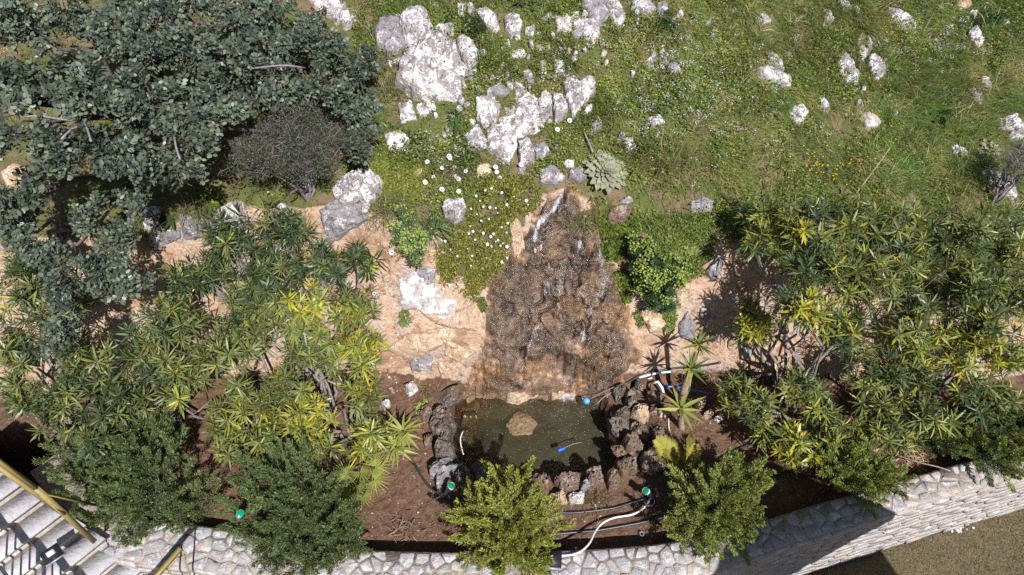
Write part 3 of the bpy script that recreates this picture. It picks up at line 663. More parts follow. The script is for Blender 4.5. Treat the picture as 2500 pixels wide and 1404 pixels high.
for a in [
 ('975,160 1000,140 1022,122 1058,91 1095,97 1119,124 1131,168 1127,235 1065,242 1018,236 985,215 970,190', .26, LR, 'largest white lichened boulder on the hillside', 90, 24),
 ('978,44 1028,13 1045,30 1038,67 1062,67 1042,97 998,108 980,80', .20, LR, 'grey and white boulder standing above the largest boulder', 64, 16),
 ('921,57 951,40 974,47 985,91 998,111 960,136 921,121 917,84', .15, GR_, 'dull grey boulder left of the largest boulder, by the dark tree', 56, 14),
 ('1112,97 1126,87 1153,104 1166,124 1163,188 1146,188 1131,155 1116,128', .13, LR, 'narrow grey white rock leaning on the right of the largest boulder', 50, 12),
 ('1068,62 1109,60 1109,84 1079,88 1052,80', .08, LR, 'small white rock wedged just above the largest boulder'),
 ('1116,14 1138,18 1134,37 1116,40', .09, LR, 'small white rock beside the dark shrub at the top edge'),
 ('1156,27 1193,20 1210,40 1220,67 1213,81 1190,74 1173,50', .10, LR, 'white rock touching the right side of the dark low shrub'),
 ('1233,37 1257,30 1277,57 1270,84 1247,90 1230,67', .10, LR, 'upright white rock below the long strap leaved plant'),
 ('1284,67 1307,62 1302,87 1280,84', .06, LR, 'little white rock under the strap leaved plant'),
 ('1398,56 1425,48 1448,52 1465,71 1463,86 1430,90 1401,87', .11, LR, 'broad white rock with a dark cleft below the top edge', 50, 12),
 ('1354,44 1395,47 1396,77 1361,73', .09, PR_, 'low pale rock left of the broad cleft rock'),
 ('1415,3 1466,-6 1486,40 1462,64 1440,47', .12, GR_, 'grey brown rock under dry twigs at the top edge', 50, 12),
 ('1468,-8 1497,-6 1522,34 1522,54 1505,66 1487,37', .14, LR, 'white pointed rock slanting down from the top edge', 50, 12),
 ('1542,7 1586,-4 1600,20 1576,37 1549,32', .11, LR, 'white rock at the top edge with dark pits'),
 ('1601,10 1630,5 1632,27 1604,31', .08, GR_, 'small pitted grey rock at the top edge'),
 ('1247,128 1280,120 1286,136 1252,143', .06, LR, 'small flat white rock right of the tall grass tuft'),
 ('1274,176 1290,172 1303,186 1304,203 1290,208 1279,196', .07, GR_, 'smooth round grey stone between the white rocks'),
 ('1317,150 1334,147 1334,183 1321,183', .06, LR, 'thin white slab, left one of two under the bare soil'),
 ('1351,145 1374,148 1381,175 1354,190', .08, LR, 'white rock with jagged top beside the thin slab'),
 ('1381,190 1401,183 1415,203 1431,188 1452,192 1450,222 1431,249 1411,269 1401,288 1386,262 1378,218', .13, LR, 'large bright white slab right of the rock group', 64, 16),
 ('1253,202 1270,205 1282,228 1260,237', .07, LR, 'small white rock at the top of the rock group'),
 ('1263,242 1294,230 1314,255 1321,298 1294,302 1274,279', .10, LR, 'white rock, left one of three side by side slabs', 50, 12),
 ('1311,249 1331,212 1347,235 1348,301 1324,298', .10, LR, 'white rock, middle one of three side by side slabs', 50, 12),
 ('1351,222 1368,232 1386,259 1383,284 1354,301 1349,255', .10, LR, 'white rock, right one of three side by side slabs', 50, 12),
 ('1159,237 1203,235 1223,255 1210,298 1183,308 1166,296', .11, LR, 'squarish white rock left of the three slabs', 50, 12),
 ('1186,220 1223,206 1250,226 1227,234 1193,236', .06, GR_, 'thin grey rock above the squarish white rock'),
 ('1186,313 1240,297 1257,323 1263,366 1243,395 1216,388 1193,360', .13, LR, 'largest white rock of the lower rock group', 60, 14),
 ('1267,346 1287,334 1304,360 1306,399 1270,402 1265,370', .11, LR, 'tall white rock right of the lower group crack', 50, 12),
 ('1305,356 1327,347 1343,366 1323,392 1308,388', .08, GR_, 'rounded grey white rock at the right end of lower group'),
 ('1136,333 1166,304 1186,337 1190,360 1142,365', .09, LR, 'grey speckled rock at the left end of the lower group'),
 ('968,255 1005,247 1018,289 981,301', .08, LR, 'pale rock below the largest boulder, beside the dark foliage'),
 ('1015,260 1038,249 1047,279 1025,288', .07, LR, 'small pale rock directly under the largest boulder'),
 ('938,329 978,317 1000,343 981,368 948,358', .08, PR_, 'pale rounded rock in bright greenery left of the white flowers'),
 ('1005,413 1032,415 1037,430 1008,435', .05, PR_, 'small cream stone among the daisies'),
 ('1374,398 1386,391 1401,393 1402,410 1381,412', .07, PR_, 'small cream stone capping the water outlet'),
 ('1317,417 1344,403 1368,417 1381,433 1356,452 1320,450', .09, GR_, 'grey stone left of the water outlet'),
 ('1388,420 1418,403 1436,433 1415,449 1388,435', .09, GR_, 'grey stone between the water outlet and the felted rosette'),
 ('1163,406 1193,398 1201,423 1166,435', .05, TR_, 'low brown stone above the flowering creeper'),
 ('1441,306 1468,297 1470,319 1441,328', .06, GR_, 'striped grey stone beside the dry branch'),
 ('1520,343 1542,334 1554,363 1529,375', .07, LR, 'small white rock right above the felted rosette'),
 ('1574,151 1601,126 1604,148 1583,167', .07, LR, 'thin white rock among pale flower tufts'),
 ('1620,155 1653,153 1665,178 1643,187', .06, GR_, 'grey rock right of the pale flower tufts'),
 ('1577,292 1610,280 1625,299 1589,311', .06, LR, 'low white rock in the middle of the meadow'),
 ('828,30 850,25 866,64 835,69', .09, LR, 'white rock beside the crown of the dark tree'),
 ('742,-10 800,-12 832,10 820,40 770,30', .12, PR_, 'cream rock above the crown of the dark tree'),
 ('1851,37 1862,32 1884,54 1865,57', .06, LR, 'small white rock at the top left of the meadow'),
 ('2007,24 2026,27 2035,50 2016,52', .07, LR, 'small white rock left of the long thin rocks'),
 ('2041,7 2057,-4 2082,24 2057,27', .08, LR, 'white rock touching the top edge of the meadow'),
 ('2075,3 2087,5 2106,56 2093,46', .08, LR, 'long thin white rock like a blade'),
 ('2161,15 2184,22 2204,38 2237,57 2233,76 2204,74 2171,52', .11, LR, 'long slanting white rock near the top of the meadow', 56, 12),
 ('2333,3 2369,-6 2371,14 2342,27', .08, TR_, 'tan stone at the top right edge'),
 ('2362,26 2389,27 2378,49', .05, PR_, 'small pale stone under the tan stone'),
 ('2359,84 2369,72 2386,62 2395,91 2402,101 2389,120 2372,104', .09, PR_, 'cream and white rock standing at the upper right'),
 ('2446,52 2460,48 2465,60 2450,66', .05, LR, 'tiny white stone near the upper right corner'),
 ('1850,165 1875,159 1902,176 1931,188 1931,212 1905,217 1882,194 1855,187', .10, LR, 'long white rock, lower half of a split pair', 50, 12),
 ('1870,128 1892,132 1917,171 1909,177 1878,150', .08, LR, 'slim white rock, upper half of a split pair'),
 ('1913,121 1929,132 1934,153 1922,153', .05, GR_, 'tiny grey rock right of the split pair'),
 ('2041,131 2063,132 2085,168 2097,188 2089,207 2063,200 2050,171', .11, LR, 'broad white rock, left one of the big meadow pair', 50, 12),
 ('2097,111 2110,109 2116,134 2104,153 2095,134', .07, LR, 'small upright white rock above the meadow pair'),
 ('2114,91 2127,92 2127,124 2115,134', .07, LR, 'thin upright white rock above the meadow pair'),
 ('2115,141 2130,126 2156,155 2158,181 2144,200 2127,183', .11, LR, 'tall white rock, right one of the big meadow pair', 50, 12),
 ('2007,97 2026,99 2032,109 2009,111', .04, LR, 'tiny flat white rock in dark green grass'),
 ('2063,104 2082,131 2077,140 2067,124', .05, LR, 'sliver of white rock left of the upright ones'),
 ('1920,269 1959,253 1971,279 1952,304 1929,294', .09, LR, 'bright white rock alone in the meadow middle', 50, 12),
 ('1997,239 2013,240 2025,269 2013,283 2003,265', .07, LR, 'narrow white rock right of the lone bright rock'),
 ('2098,279 2120,275 2153,302 2141,316 2114,311', .08, PR_, 'pale pinkish rock in the lower meadow'),
 ('2394,188 2413,190 2421,215 2399,220', .06, LR, 'pitted white rock at the right of the meadow'),
 ('2367,213 2389,220 2400,242 2393,261 2369,235', .07, LR, 'curved white rock below the pitted one'),
 ('2433,292 2466,284 2495,302 2512,323 2490,338 2460,335 2436,313', .15, LR, 'big grey white boulder cut by the right edge', 60, 14),
 ('2323,353 2349,361 2368,380 2352,383 2329,372', .06, LR, 'small white rock beside the grey felted leaves at right'),
 ('2391,413 2426,418 2477,460 2482,487 2440,472 2410,442', .09, LR, 'long white rock slanting near the right edge', 50, 12),
 ('1684,494 1710,484 1744,489 1738,512 1690,516', .07, GR_, 'flat grey slab on bare soil near the right oleanders'),
 ('1482,537 1489,510 1522,495 1543,507 1530,541 1489,551', .11, RR_, 'wet mottled boulder right of the stream top', 50, 12),
 ('1512,492 1535,478 1548,490 1530,500', .06, GR_, 'small grey stone behind the wet mottled boulder'),
 ('1077,507 1085,487 1132,483 1138,507 1132,537 1110,552 1085,534', .16, LR, 'white square block beside the flowering creeper', 50, 12),
 ('1245,544 1260,528 1274,557 1282,604 1278,633 1253,637 1245,604', .10, TR_, 'tall tan rock left of the water chute', 50, 12),
 ('1290,590 1310,570 1325,600 1318,640 1296,630', .09, TR_, 'wet tan rock at the foot of the water chute'),
 ('782,515 800,500 828,488 870,490 905,500 895,540 860,560 830,580 800,592 790,560', .16, GR_, 'grey rock face under the white boulder by the oleander', 56, 12),
 ('818,470 830,440 870,420 905,418 934,440 925,470 895,495 850,505 825,500', .20, LR, 'white lichened boulder above the left oleanders', 60, 14),
 ('356,507 375,498 391,502 392,554 399,598 386,623 366,620 359,571', .20, LR, 'tall grey white slab in the left bank', 50, 12),
 ('397,563 437,555 441,581 403,600', .10, GR_, 'small grey block right of the tall slab'),
 ('437,520 487,528 499,581 450,586', .16, GR_, 'shaded grey rock in the left bank'),
 ('536,504 588,492 603,544 573,596 504,593 512,554', .18, LR, 'white rock half hidden by the left oleander'),
 ('166,573 195,560 214,585 207,600 175,597', .08, TR_, 'pale tan rock on the orange clay at left'),
 ('310,360 340,350 368,365 362,388 322,390', .12, PR_, 'white rock showing through a gap in the tree'),
 ('5,425 40,400 75,415 70,450 20,460', .12, TR_, 'tan rock at the left edge under the tree'),
 ('660,515 690,498 712,510 700,535 670,540', .12, LR, 'small white rock behind the left oleander tips'),
 ('979,678 1018,658 1045,668 1066,700 1080,728 1111,732 1104,784 1058,788 1028,761 985,754 972,705', .07, PR_, 'smooth grey white slab in the clay bank', 64, 14),
 ('1012,660 1030,648 1065,655 1062,690 1040,700', .07, GR_, 'grey rounded stone at the top of the smooth slab'),
 ('1060,790 1110,760 1165,740 1185,775 1170,810 1110,800', .07, CR_, 'orange slab beside the wet rock face', 50, 12),
 ('950,850 990,815 1060,812 1085,840 1040,868 985,880', .09, CR_, 'smooth orange boulder low in the clay bank', 50, 12),
 ('1090,830 1140,850 1165,860 1120,885 1085,870', .07, TR_, 'cream broken rock left of the wet rock face'),
 ('995,872 1025,854 1060,873 1053,905 1005,909', .07, GR_, 'grey patched rock at the foot of the clay bank', 50, 12),
 ('1070,880 1130,890 1115,930 1075,925', .07, CR_, 'orange brown rock at the pond back corner'),
 ('1040,805 1085,800 1120,820 1090,842 1050,835', .06, TR_, 'cream ledge rock under the smooth slab'),
 ('1868,906 1885,868 1921,866 1920,893 1903,919 1882,917', .12, TR_, 'pale square block under the right oleander stems', 50, 12),
 ('1882,925 1902,922 1906,933 1891,942', .07, GR_, 'small grey stone below the pale square block'),
 ('1560,760 1600,745 1625,790 1590,820', .10, TR_, 'tan rock right of the wet rock face'),
 ('1655,790 1680,760 1700,790 1690,830 1660,825', .09, GR_, 'grey white stone at the foot of the yellow green bush'),
 ('1640,690 1670,680 1690,720 1660,740', .09, TR_, 'tan stone under the dark green spurge'),
 ('1720,665 1750,625 1770,640 1745,690', .09, GR_, 'grey ridge stone above the right bank'),
 ('1820,600 1845,590 1850,625 1825,630', .08, TR_, 'pinkish stone at the top of the right bank'),
 ]:
    rock(a[0], a[1] * .8, a[2], a[3], group=HILL if a[2] == LR else None, nt=int((a[4] if len(a) > 4 else 40) * 1.4), nr=int((a[5] if len(a) > 5 else 9) * 1.5))
SHELF = []
for s, H, lb in (('1165,215 1250,192 1330,200 1400,180 1460,190 1455,240 1405,300 1345,312 1320,395 1250,405 1185,400 1130,355 1160,300', .05, 'low broken limestone shelf under the white rock group'), ('912,45 1000,5 1060,5 1120,60 1172,95 1170,195 1135,250 1050,300 965,305 955,240 915,140', .06, 'low limestone shelf round the largest boulder'),
                 ('1340,40 1400,36 1475,45 1480,92 1400,102 1345,88', .05, 'low limestone shelf under the cleft rock near the top'), ('1562,120 1610,110 1670,148 1675,192 1590,205', .04, 'low limestone shelf among the pale flower tufts'), ('1140,10 1230,0 1320,20 1320,95 1240,100 1160,80', .04, 'low limestone shelf right of the dark shrub'), ('745,-15 850,0 880,60 830,80 780,45', .06, 'low limestone shelf above the tree crown')):
    rock(s, H, 'lichen_rock', lb, 'limestone_shelf', 'rock', nt=96, nr=26, lump=1.5, edge=.16, flat=.3, sink=.075); SHELF.append(ROCKPX.pop())
FRAG = np.random.default_rng(404)
def frag(n, cu, cv, su, sv, label, group, lo=5, hi=11, mats=(LR, LR, GR_, PR_), box=(760, 2480, -20, 470)):
    k = 0
    while k < n:
        u = FRAG.normal(cu, su); v = FRAG.normal(cv, sv)
        if not (box[0] < u < box[1] and box[2] < v < box[3]) or any(inpoly(np.array([u]), np.array([v]), P.mean(0) + (P - P.mean(0)) * 1.15)[0] for P in ROCKPX): continue
        r = FRAG.uniform(lo, hi); a = np.sort(FRAG.uniform(0, 6.28, 6)); el = FRAG.uniform(.6, 1.0); th0 = FRAG.uniform(0, 3)
        q = [(r * math.cos(b) * FRAG.uniform(.75, 1.2), r * el * math.sin(b) * FRAG.uniform(.75, 1.2)) for b in np.arange(7) * .9]
        rock(' '.join('%.1f,%.1f' % (u + x * math.cos(th0) - y * math.sin(th0), v + x * math.sin(th0) + y * math.cos(th0)) for x, y in q), FRAG.uniform(.03, .07), mats[FRAG.integers(0, len(mats))], label, 'stone_fragment', 'stone', group, nt=22, nr=6); k += 1
frag(46, 1180, 180, 150, 120, 'small broken stone in the grass between the big outcrop rocks', 'small stones of the outcrop')
frag(16, 1790, 790, 90, 80, 'crumbled clay stone lying on the right bank', 'clay stones of the right bank', 8, 18, (CR_, TR_, CR_, GR_), (1600, 2000, 650, 925))
frag(9, 925, 720, 40, 120, 'crumbled clay stone lying on the left bank', 'clay stones of the left bank', 7, 16, (CR_, TR_, PR_), (870, 1000, 560, 925))
frag(7, 330, 620, 90, 40, 'crumbled clay stone on the far left bank', 'clay stones of the far left bank', 8, 15, (CR_, TR_), (100, 480, 540, 700))
frag(16, 1500, 130, 130, 80, 'small broken stone in the grass right of the outcrop', 'small stones right of the outcrop')
frag(14, 2150, 180, 200, 110, 'small broken stone in the long grass of the right meadow', 'small stones of the meadow', 4, 9)
RIM = 'stones round the pond rim'
for s, H, mt, lb in [
 ('1046,1026 1084,1001 1114,1026 1114,1054 1078,1072 1051,1054', .17, WR_, 'wet dark rim stone halfway up the left side of the pond'),
 ('1062,1098 1084,1063 1108,1087 1111,1115 1084,1128 1062,1118', .18, WR_, 'wet jagged rim stone above the big grey stone'),
 ('1046,1143 1062,1129 1123,1119 1134,1135 1092,1166 1076,1190 1064,1193 1067,1166 1046,1160', .17, GR_, 'big smooth grey stone at the left front corner of the pond'),
 ('1088,947 1118,951 1120,986 1095,997 1085,972', .15, WR_, 'wet stone at the left back corner of the pond'),
 ('1034,1059 1056,1065 1053,1089 1037,1089', .10, RR_, 'small brown stone outside the left rim'),
 ('1054,1012 1084,993 1092,1003 1062,1019', .12, RR_, 'thin brown stone lying on the left rim'),
 ('1020,1010 1048,985 1056,1005 1035,1035', .10, RR_, 'brown stone by the green leafed plant at left rim'),
 ('1110,1160 1140,1141 1159,1174 1140,1193 1113,1184', .14, RR_, 'brown stone behind the left garden lamp'),
 ('1150,1147 1184,1143 1189,1165 1162,1179', .13, WR_, 'dark wet stone on the front rim behind the golden juniper'),
 ('1289,1157 1328,1158 1346,1182 1338,1204 1308,1184', .14, RR_, 'white flecked stone right behind the golden juniper'),
 ('1346,1175 1378,1158 1414,1163 1412,1196 1372,1204', .13, RR_, 'broad brown stone in the middle of the front rim'),
 ('1414,1182 1437,1166 1442,1190 1417,1202', .11, GR_, 'small box shaped grey stone on the front rim'),
 ('1429,1152 1465,1150 1475,1182 1442,1193', .15, RR_, 'pale brown upright stone on the front rim'),
 ('1480,1160 1504,1155 1514,1185 1487,1193', .14, RR_, 'narrow brown stone at the right end of the front rim'),
 ('1342,1210 1378,1203 1386,1227 1345,1232', .09, TR_, 'low cream stone on the soil right of the golden juniper'),
 ('1384,1208 1426,1203 1425,1226 1392,1229', .09, PR_, 'low pale stone on the soil in front of the pond'),
 ('1488,1037 1526,1021 1542,1059 1504,1072 1485,1051', .16, WR_, 'dark wet stone halfway up the right side of the pond'),
 ('1538,1003 1577,996 1587,1023 1568,1033 1541,1020', .16, TR_, 'dry cream stone on the right rim'),
 ('1496,1012 1532,996 1540,1020 1504,1025', .13, WR_, 'flat wet stone at the water edge on the right'),
 ('1538,1037 1560,1035 1584,1065 1571,1078 1541,1059', .14, RR_, 'long brown stone on the outer right rim'),
 ('1516,1076 1549,1063 1570,1087 1562,1114 1526,1103', .17, RR_, 'large flat brown stone on the right rim'),
 ('1502,1098 1526,1091 1534,1118 1510,1120', .14, RR_, 'brown stone overhanging the right of the pond'),
 ('1502,1129 1554,1122 1556,1157 1518,1162', .14, RR_, 'crumbly brown stone at the right front corner'),
 ('1522,958 1552,959 1551,978 1529,977', .13, RR_, 'small brown stone near the pale pipes'),
 ('1547,933 1571,940 1568,964 1546,960', .12, WR_, 'dark stone under the pale pipes'),
 ('1577,956 1622,973 1618,991 1580,980', .11, RR_, 'long dark stone below the blue pipe'),
 ('1526,981 1554,973 1559,995 1532,1000', .13, WR_, 'wet rounded stone above the cream rim stone'),
 ('1583,998 1602,998 1604,1011 1585,1012', .08, RR_, 'little brown stone right of the cream rim stone'),
 ('1606,1003 1636,996 1635,1012 1610,1016', .08, TR_, 'flat tan stone under the small yucca'),
 ('1563,1114 1600,1090 1635,1110 1627,1150 1570,1152', .16, RR_, 'biggest brown rock right of the pond front corner'),
 ('1590,1050 1615,1040 1625,1080 1600,1090', .10, RR_, 'brown rock among dry roots right of the pond'),
 ('1495,955 1520,940 1530,960 1505,978', .12, WR_, 'dark wet stone at the right back corner'),
 ('1435,930 1470,921 1486,938 1465,952 1440,947', .09, RR_, 'round stone where the fall meets the pond'),
 ('1695,982 1722,969 1721,991 1705,1004', .10, TR_, 'tan stone right of the small yucca'),
 ('1718,1012 1741,995 1745,1008 1726,1021', .08, CR_, 'reddish stone behind the small yucca'),
 ('1744,1022 1760,1008 1768,1022 1752,1032', .06, PR_, 'pale stone under the right oleander edge'),
 ('930,985 948,972 955,990 938,1000', .07, PR_, 'pale stone at the foot of the left oleander'),
 ('985,945 1010,932 1022,950 1000,965', .09, PR_, 'pale stone at the foot of the clay bank'),
 ]:
    o = rock(s, H * 1.15, mt, lb, 'rim_stone', 'stone', RIM, nt=52, nr=14, lump=.2, edge=.12, flat=.9)
rock('1228,1052 1248,1024 1268,1006 1294,1020 1322,1046 1302,1072 1250,1078', .15, 'pond_stone', 'rounded tan rock sunk in the middle of the pond', 'sunken_rock', 'rock', zabs=-.235, nt=50, nr=12, lump=.06)
for i, s in enumerate(('1130,1010 1160,1000 1172,1030 1150,1050 1125,1040', '1120,1060 1150,1055 1165,1085 1130,1095', '1160,960 1200,955 1215,985 1175,1000', '1230,940 1275,930 1300,955 1265,975 1235,970', '1330,930 1365,925 1385,950 1350,965')):
    rock(s, .10 + .03 * (i > 2), 'tan_rock' if i > 2 else 'rim_rock', ('brown rock under water at the left of the pond', 'brown rock under water beside the left rim', 'brown rock under water below the left of the fall', 'wet tan rock at the foot of the fall, left', 'wet tan rock at the foot of the fall, right')[i], 'pond_rock', 'rock', zabs=-.24 if i < 3 else -.06, nt=36, nr=9, lump=.2)
for s, lb in (('1165,952 1185,940 1205,950 1200,968 1175,970', 'wet splash stone at the left of the pond back edge'), ('1212,958 1232,944 1252,955 1240,975 1218,974', 'wet splash stone left of the fall foot'), ('1305,960 1328,948 1350,962 1335,980 1312,976', 'wet splash stone in the middle of the back edge'), ('1395,952 1412,940 1430,950 1420,966 1400,966', 'wet splash stone below the right water thread'), ('1130,965 1150,955 1160,975 1140,990', 'wet splash stone in the left back corner of the pond')):
    rock(s, .10, 'pond_stone', lb, 'splash_stone', 'stone', zabs=-.17, nt=36, nr=10, lump=.2, edge=.14)
# raster of the rock outlines, so that grass keeps off them
RM = np.zeros((760, 900), bool)      # 4 px cells, offset (-500,-500)
gu, gv = np.meshgrid(np.arange(900) * 4 - 498, np.arange(760) * 4 - 498)
for P in ROCKPX:
    P = P.mean(0) + (P - P.mean(0)) * .84
    lo = ((P.min(0) + 500) / 4).astype(int) - 1; hi = ((P.max(0) + 500) / 4).astype(int) + 2; sl = (slice(max(lo[1], 0), hi[1]), slice(max(lo[0], 0), hi[0]))
    RM[sl] |= inpoly(gu[sl], gv[sl], P)
def onrock(u, v):
    i = np.clip(((np.asarray(v) + 500) / 4).astype(int), 0, 759); j = np.clip(((np.asarray(u) + 500) / 4).astype(int), 0, 899); return RM[i, j]
# ------------------------------------------------------------------ plants: shared pieces
def pick(cols, n, g, jit=.18):
    C = np.asarray(cols, float)[g.integers(0, len(cols), n)]; return np.clip(C * (1 + g.normal(0, jit, (n, 1))), .002, 1)
def whorl(seed, n=17, L=.145, W=.024, cols=((.06, .10, .02),), old=None, axis=.12):      # oleander shoot tip along +Z
    g = np.random.default_rng(seed); t = np.linspace(0, 1, n); a = np.arange(n) * 2.4 + g.normal(0, .25, n)
    el = np.radians(np.interp(t, [0, .5, 1], [-12, 22, 66]) + g.normal(0, 9, n))
    d = np.stack([np.cos(a) * np.cos(el), np.sin(a) * np.cos(el), np.sin(el)], -1); b = np.stack([0 * t, 0 * t, -axis * (1 - t)], -1)
    Ls = L * np.interp(t, [0, .6, 1], [1.0, 1.05, .6]) * g.uniform(.8, 1.15, n); C = pick(cols, n, g)
    if old is not None: k = g.random(n) < np.interp(t, [0, .6, 1], [old[0], old[1], old[2]]); C[k] = pick(old[3], int(k.sum()), g)
    nr = np.array([0, 0, 1.]) + .5 * d * np.array([-1, -1, 0]) + g.normal(0, .35, (n, 3))
    V, Q, T = leaves(b, d, nr, Ls, W * g.uniform(.8, 1.15, n), g.uniform(.02, .3, n), .3, .74, 1.0, .82)
    return Buf().add(V, Q, T, leafcol(C)).mesh('leaf_whorl', 'oleander_leaf')
GREEN = ((.145, .175, .055), (.185, .21, .066), (.10, .13, .048), (.22, .235, .075)); YEL = ((.42, .36, .035), (.33, .32, .04), (.48, .34, .03)); LIME = ((.25, .275, .052), (.31, .32, .058), (.21, .245, .052))
WG = [whorl(100 + i, 22, .132, .0155, GREEN) for i in range(5)]
WL = [whorl(120 + i, 21, .14, .0175, LIME + GREEN[:1], (.22, .08, .0, YEL)) for i in range(5)]
WY = [whorl(140 + i, 18, .135, .019, LIME, (.75, .45, .15, YEL)) for i in range(4)]
WM = [whorl(160 + i, 22, .132, .0155, GREEN + GREEN[:2] + LIME[2:], (.10, .03, .0, YEL)) for i in range(5)]
def carob(seed, nl=12):                       # carob twig: pinnate leaves of paired round leaflets
    g = np.random.default_rng(seed); B = []; D = []; N = []; Ls = []
    for k in range(nl):
        a = k * 2.4 + g.normal(0, .3); el = np.radians(np.interp(k, [0, nl - 1], [5, 55])); d = np.array([np.cos(a) * np.cos(el), np.sin(a) * np.cos(el), np.sin(el)])
        b0 = np.array([0, 0, -.16 + .16 * k / nl]); s = unit(np.cross(d, [0, 0, 1.])); n = np.cross(s, d); LL = g.uniform(.09, .13); m = 4
        for j in range(m):
            p = b0 + d * LL * (j + .9) / m
            for sg in (-1, 1): B.append(p); D.append(s * sg + d * .45 + n * g.normal(.1, .2)); N.append(n + g.normal(0, .5, 3)); Ls.append(g.uniform(.042, .058))
    V, Q, T = leaves(np.array(B), np.array(D), np.array(N), np.array(Ls), np.array(Ls) * .56, .1, .3, .75, 1, .85)
    C = pick(((.086, .112, .082), (.112, .138, .100), (.058, .080, .062), (.145, .165, .105)), len(B), g, .15)
    bf = Buf().add(V, Q, T, leafcol(C)); V, Q, T = tube([(0, 0, -.26), (0, .005, -.1), (0, 0, 0)], [.004, .003, .0015], 4, False); bf.add(V, Q, T, (.16, .12, .10))
    return bf.mesh('leaf_spray', 'carob_leaf')
CB = [carob(200 + i) for i in range(6)]
def plume(seed, cols, n=230, L=.21):           # juniper plume
    g = np.random.default_rng(seed); t = g.random(n) ** .8; a = g.random(n) * 6.283; wid = .058 * (1 - t) ** .8 + .004
    ax = np.stack([.02 * np.sin(t * 2), 0 * t, t * L - L * .35], -1); rad = np.stack([np.cos(a), np.sin(a), 0 * a], -1)
    b = ax + rad * (wid * g.uniform(.1, .9, n))[:, None]; d = rad * .65 + np.array([0, 0, 1.]) + g.normal(0, .25, (n, 3))
    C = pick(cols, n, g, .2) * (.75 + .5 * g.random((n, 1)))
    V, Q, T = leaves(b, d, rad + g.normal(0, .5, (n, 3)), g.uniform(.014, .030, n), g.uniform(.0045, .0075, n), .1)
    bf = Buf().add(V, Q, T, leafcol(C)); V, Q, T = tube([(0, 0, -L * .4), (.01, 0, L * .1), (.018, 0, L * .6)], [.004, .003, .0015], 4, False); bf.add(V, Q, T, (.12, .09, .05)); return bf.mesh('plume', 'juniper_leaf')
JD = [plume(300 + i, ((.125, .17, .062), (.15, .195, .07), (.10, .14, .056))) for i in range(5)]
JM = [plume(310 + i, ((.22, .265, .068), (.255, .295, .075), (.175, .22, .06))) for i in range(5)]
JY = [plume(320 + i, ((.29, .315, .068), (.335, .35, .075), (.225, .26, .062))) for i in range(5)]
def spurge(seed, leafc, headc, head=True):      # spurge shoot: narrow leaves, yellow green head
    g = np.random.default_rng(seed); n = 46; t = np.linspace(0, 1, n); a = np.arange(n) * 2.4; el = np.radians(15 + 35 * t)
    d = np.stack([np.cos(a) * np.cos(el), np.sin(a) * np.cos(el), np.sin(el)], -1); b = np.stack([0 * t, 0 * t, -.12 + .12 * t], -1)
    V, Q, T = leaves(b, d, (0, 0, 1.), .062 * (1 - .35 * t), .010, .15); bf = Buf().add(V, Q, T, leafcol(pick(leafc, n, g)))
    if head:
        n = 40; b = np.stack([g.normal(0, .022, n), g.normal(0, .022, n), .015 + g.normal(0, .008, n)], -1)
        V, Q, T = leaves(b, rdir(n, g) + (0, 0, .4), rdir(n, g) + (0, 0, 1.5), .018, .014, .1); bf.add(V, Q, T, leafcol(pick(headc, n, g)))
    V, Q, T = tube([(0, 0, -.14), (0, 0, -.05), (0, 0, .02)], [.005, .004, .003], 5, False); bf.add(V, Q, T, (.12, .15, .06))
    return bf.mesh('leafy_shoot', 'soft_leaf')
SB = [spurge(400 + i, ((.11, .19, .12), (.13, .21, .13)), ((.36, .42, .10), (.30, .38, .10))) for i in range(3)]
SG = [spurge(410 + i, ((.045, .085, .035), (.06, .11, .045)), ((.28, .34, .08), (.24, .30, .07)), i != 1) for i in range(3)]

def limb(bf, p0, p1, r0, r1, g, sag=.12, n=7, sides=6, col=None):
    p0 = np.asarray(p0); p1 = np.asarray(p1); t = np.linspace(0, 1, n); L = np.linalg.norm(p1 - p0); w_ = g.normal(0, .05 * L, (n, 3)) * np.sin(t * np.pi)[:, None]
    P = p0 + (p1 - p0) * t[:, None] + w_; P[:, 2] += sag * L * np.sin(t * np.pi) 
    V, Q, T = tube(P, r0 + (r1 - r0) * t, sides, False); bf.add(V, Q, T, col); return P
def bush(name, label, cat, base, lobes, variants, part, bark, group=None, seed=0, stem_r=.018, stem_name='stem', out=.55, upw=.55, scale=(.85, 1.2), flatten=.75, inner=.45, dens=1.0, lowcut=-.25):
    g = np.random.default_rng(seed); e = empty(name, base, label, cat, group); base = np.asarray(base, float)
    cnt = 0; rest = []
    tot = sum(l[4] for l in lobes); mul = min(dens, 299 / tot)
    for (u, v, rp, z, n) in lobes:
        n = int(n * mul)
        c = A(float(u), float(v), z); r = rp * pxm(c); sb = Buf()
        P = limb(sb, base + np.append(g.normal(0, .05, 2), -.03), c - (0, 0, r * flatten * .4), stem_r, stem_r * .5, g, .05)
        tips = []
        while len(tips) < n:
            d = rdir(1, g)[0]
            if d[2] < lowcut: continue
            q = c + d * r * g.uniform(inner, 1.0) * np.array([1, 1, flatten]) + g.normal(0, r * .06, 3)
            if q[2] < hfast(q[0], q[1]) + .08: q[2] = hfast(q[0], q[1]) + .08 + .05 * g.random()
            tips.append((q, d))
        for q, d in tips:
            if g.random() < .45: limb(sb, P[-1 - g.integers(0, 2)], q - .03 * d, stem_r * .35, .003, g, .06, 5, 4)
            dr = unit(d * out + np.array([0, 0, upw]) + g.normal(0, .28, 3)); rest.append((q, dr))
        sb.obj(stem_name, bark, e)
    for k, (q, dr) in enumerate(rest):
        vs_ = variants(q, g) if callable(variants) else variants
        me = vs_[g.integers(0, len(vs_))]
        link(part, me, e, tuple(q - base), quat(dr, g.random() * 6.28), float(g.uniform(*scale)))
    return e

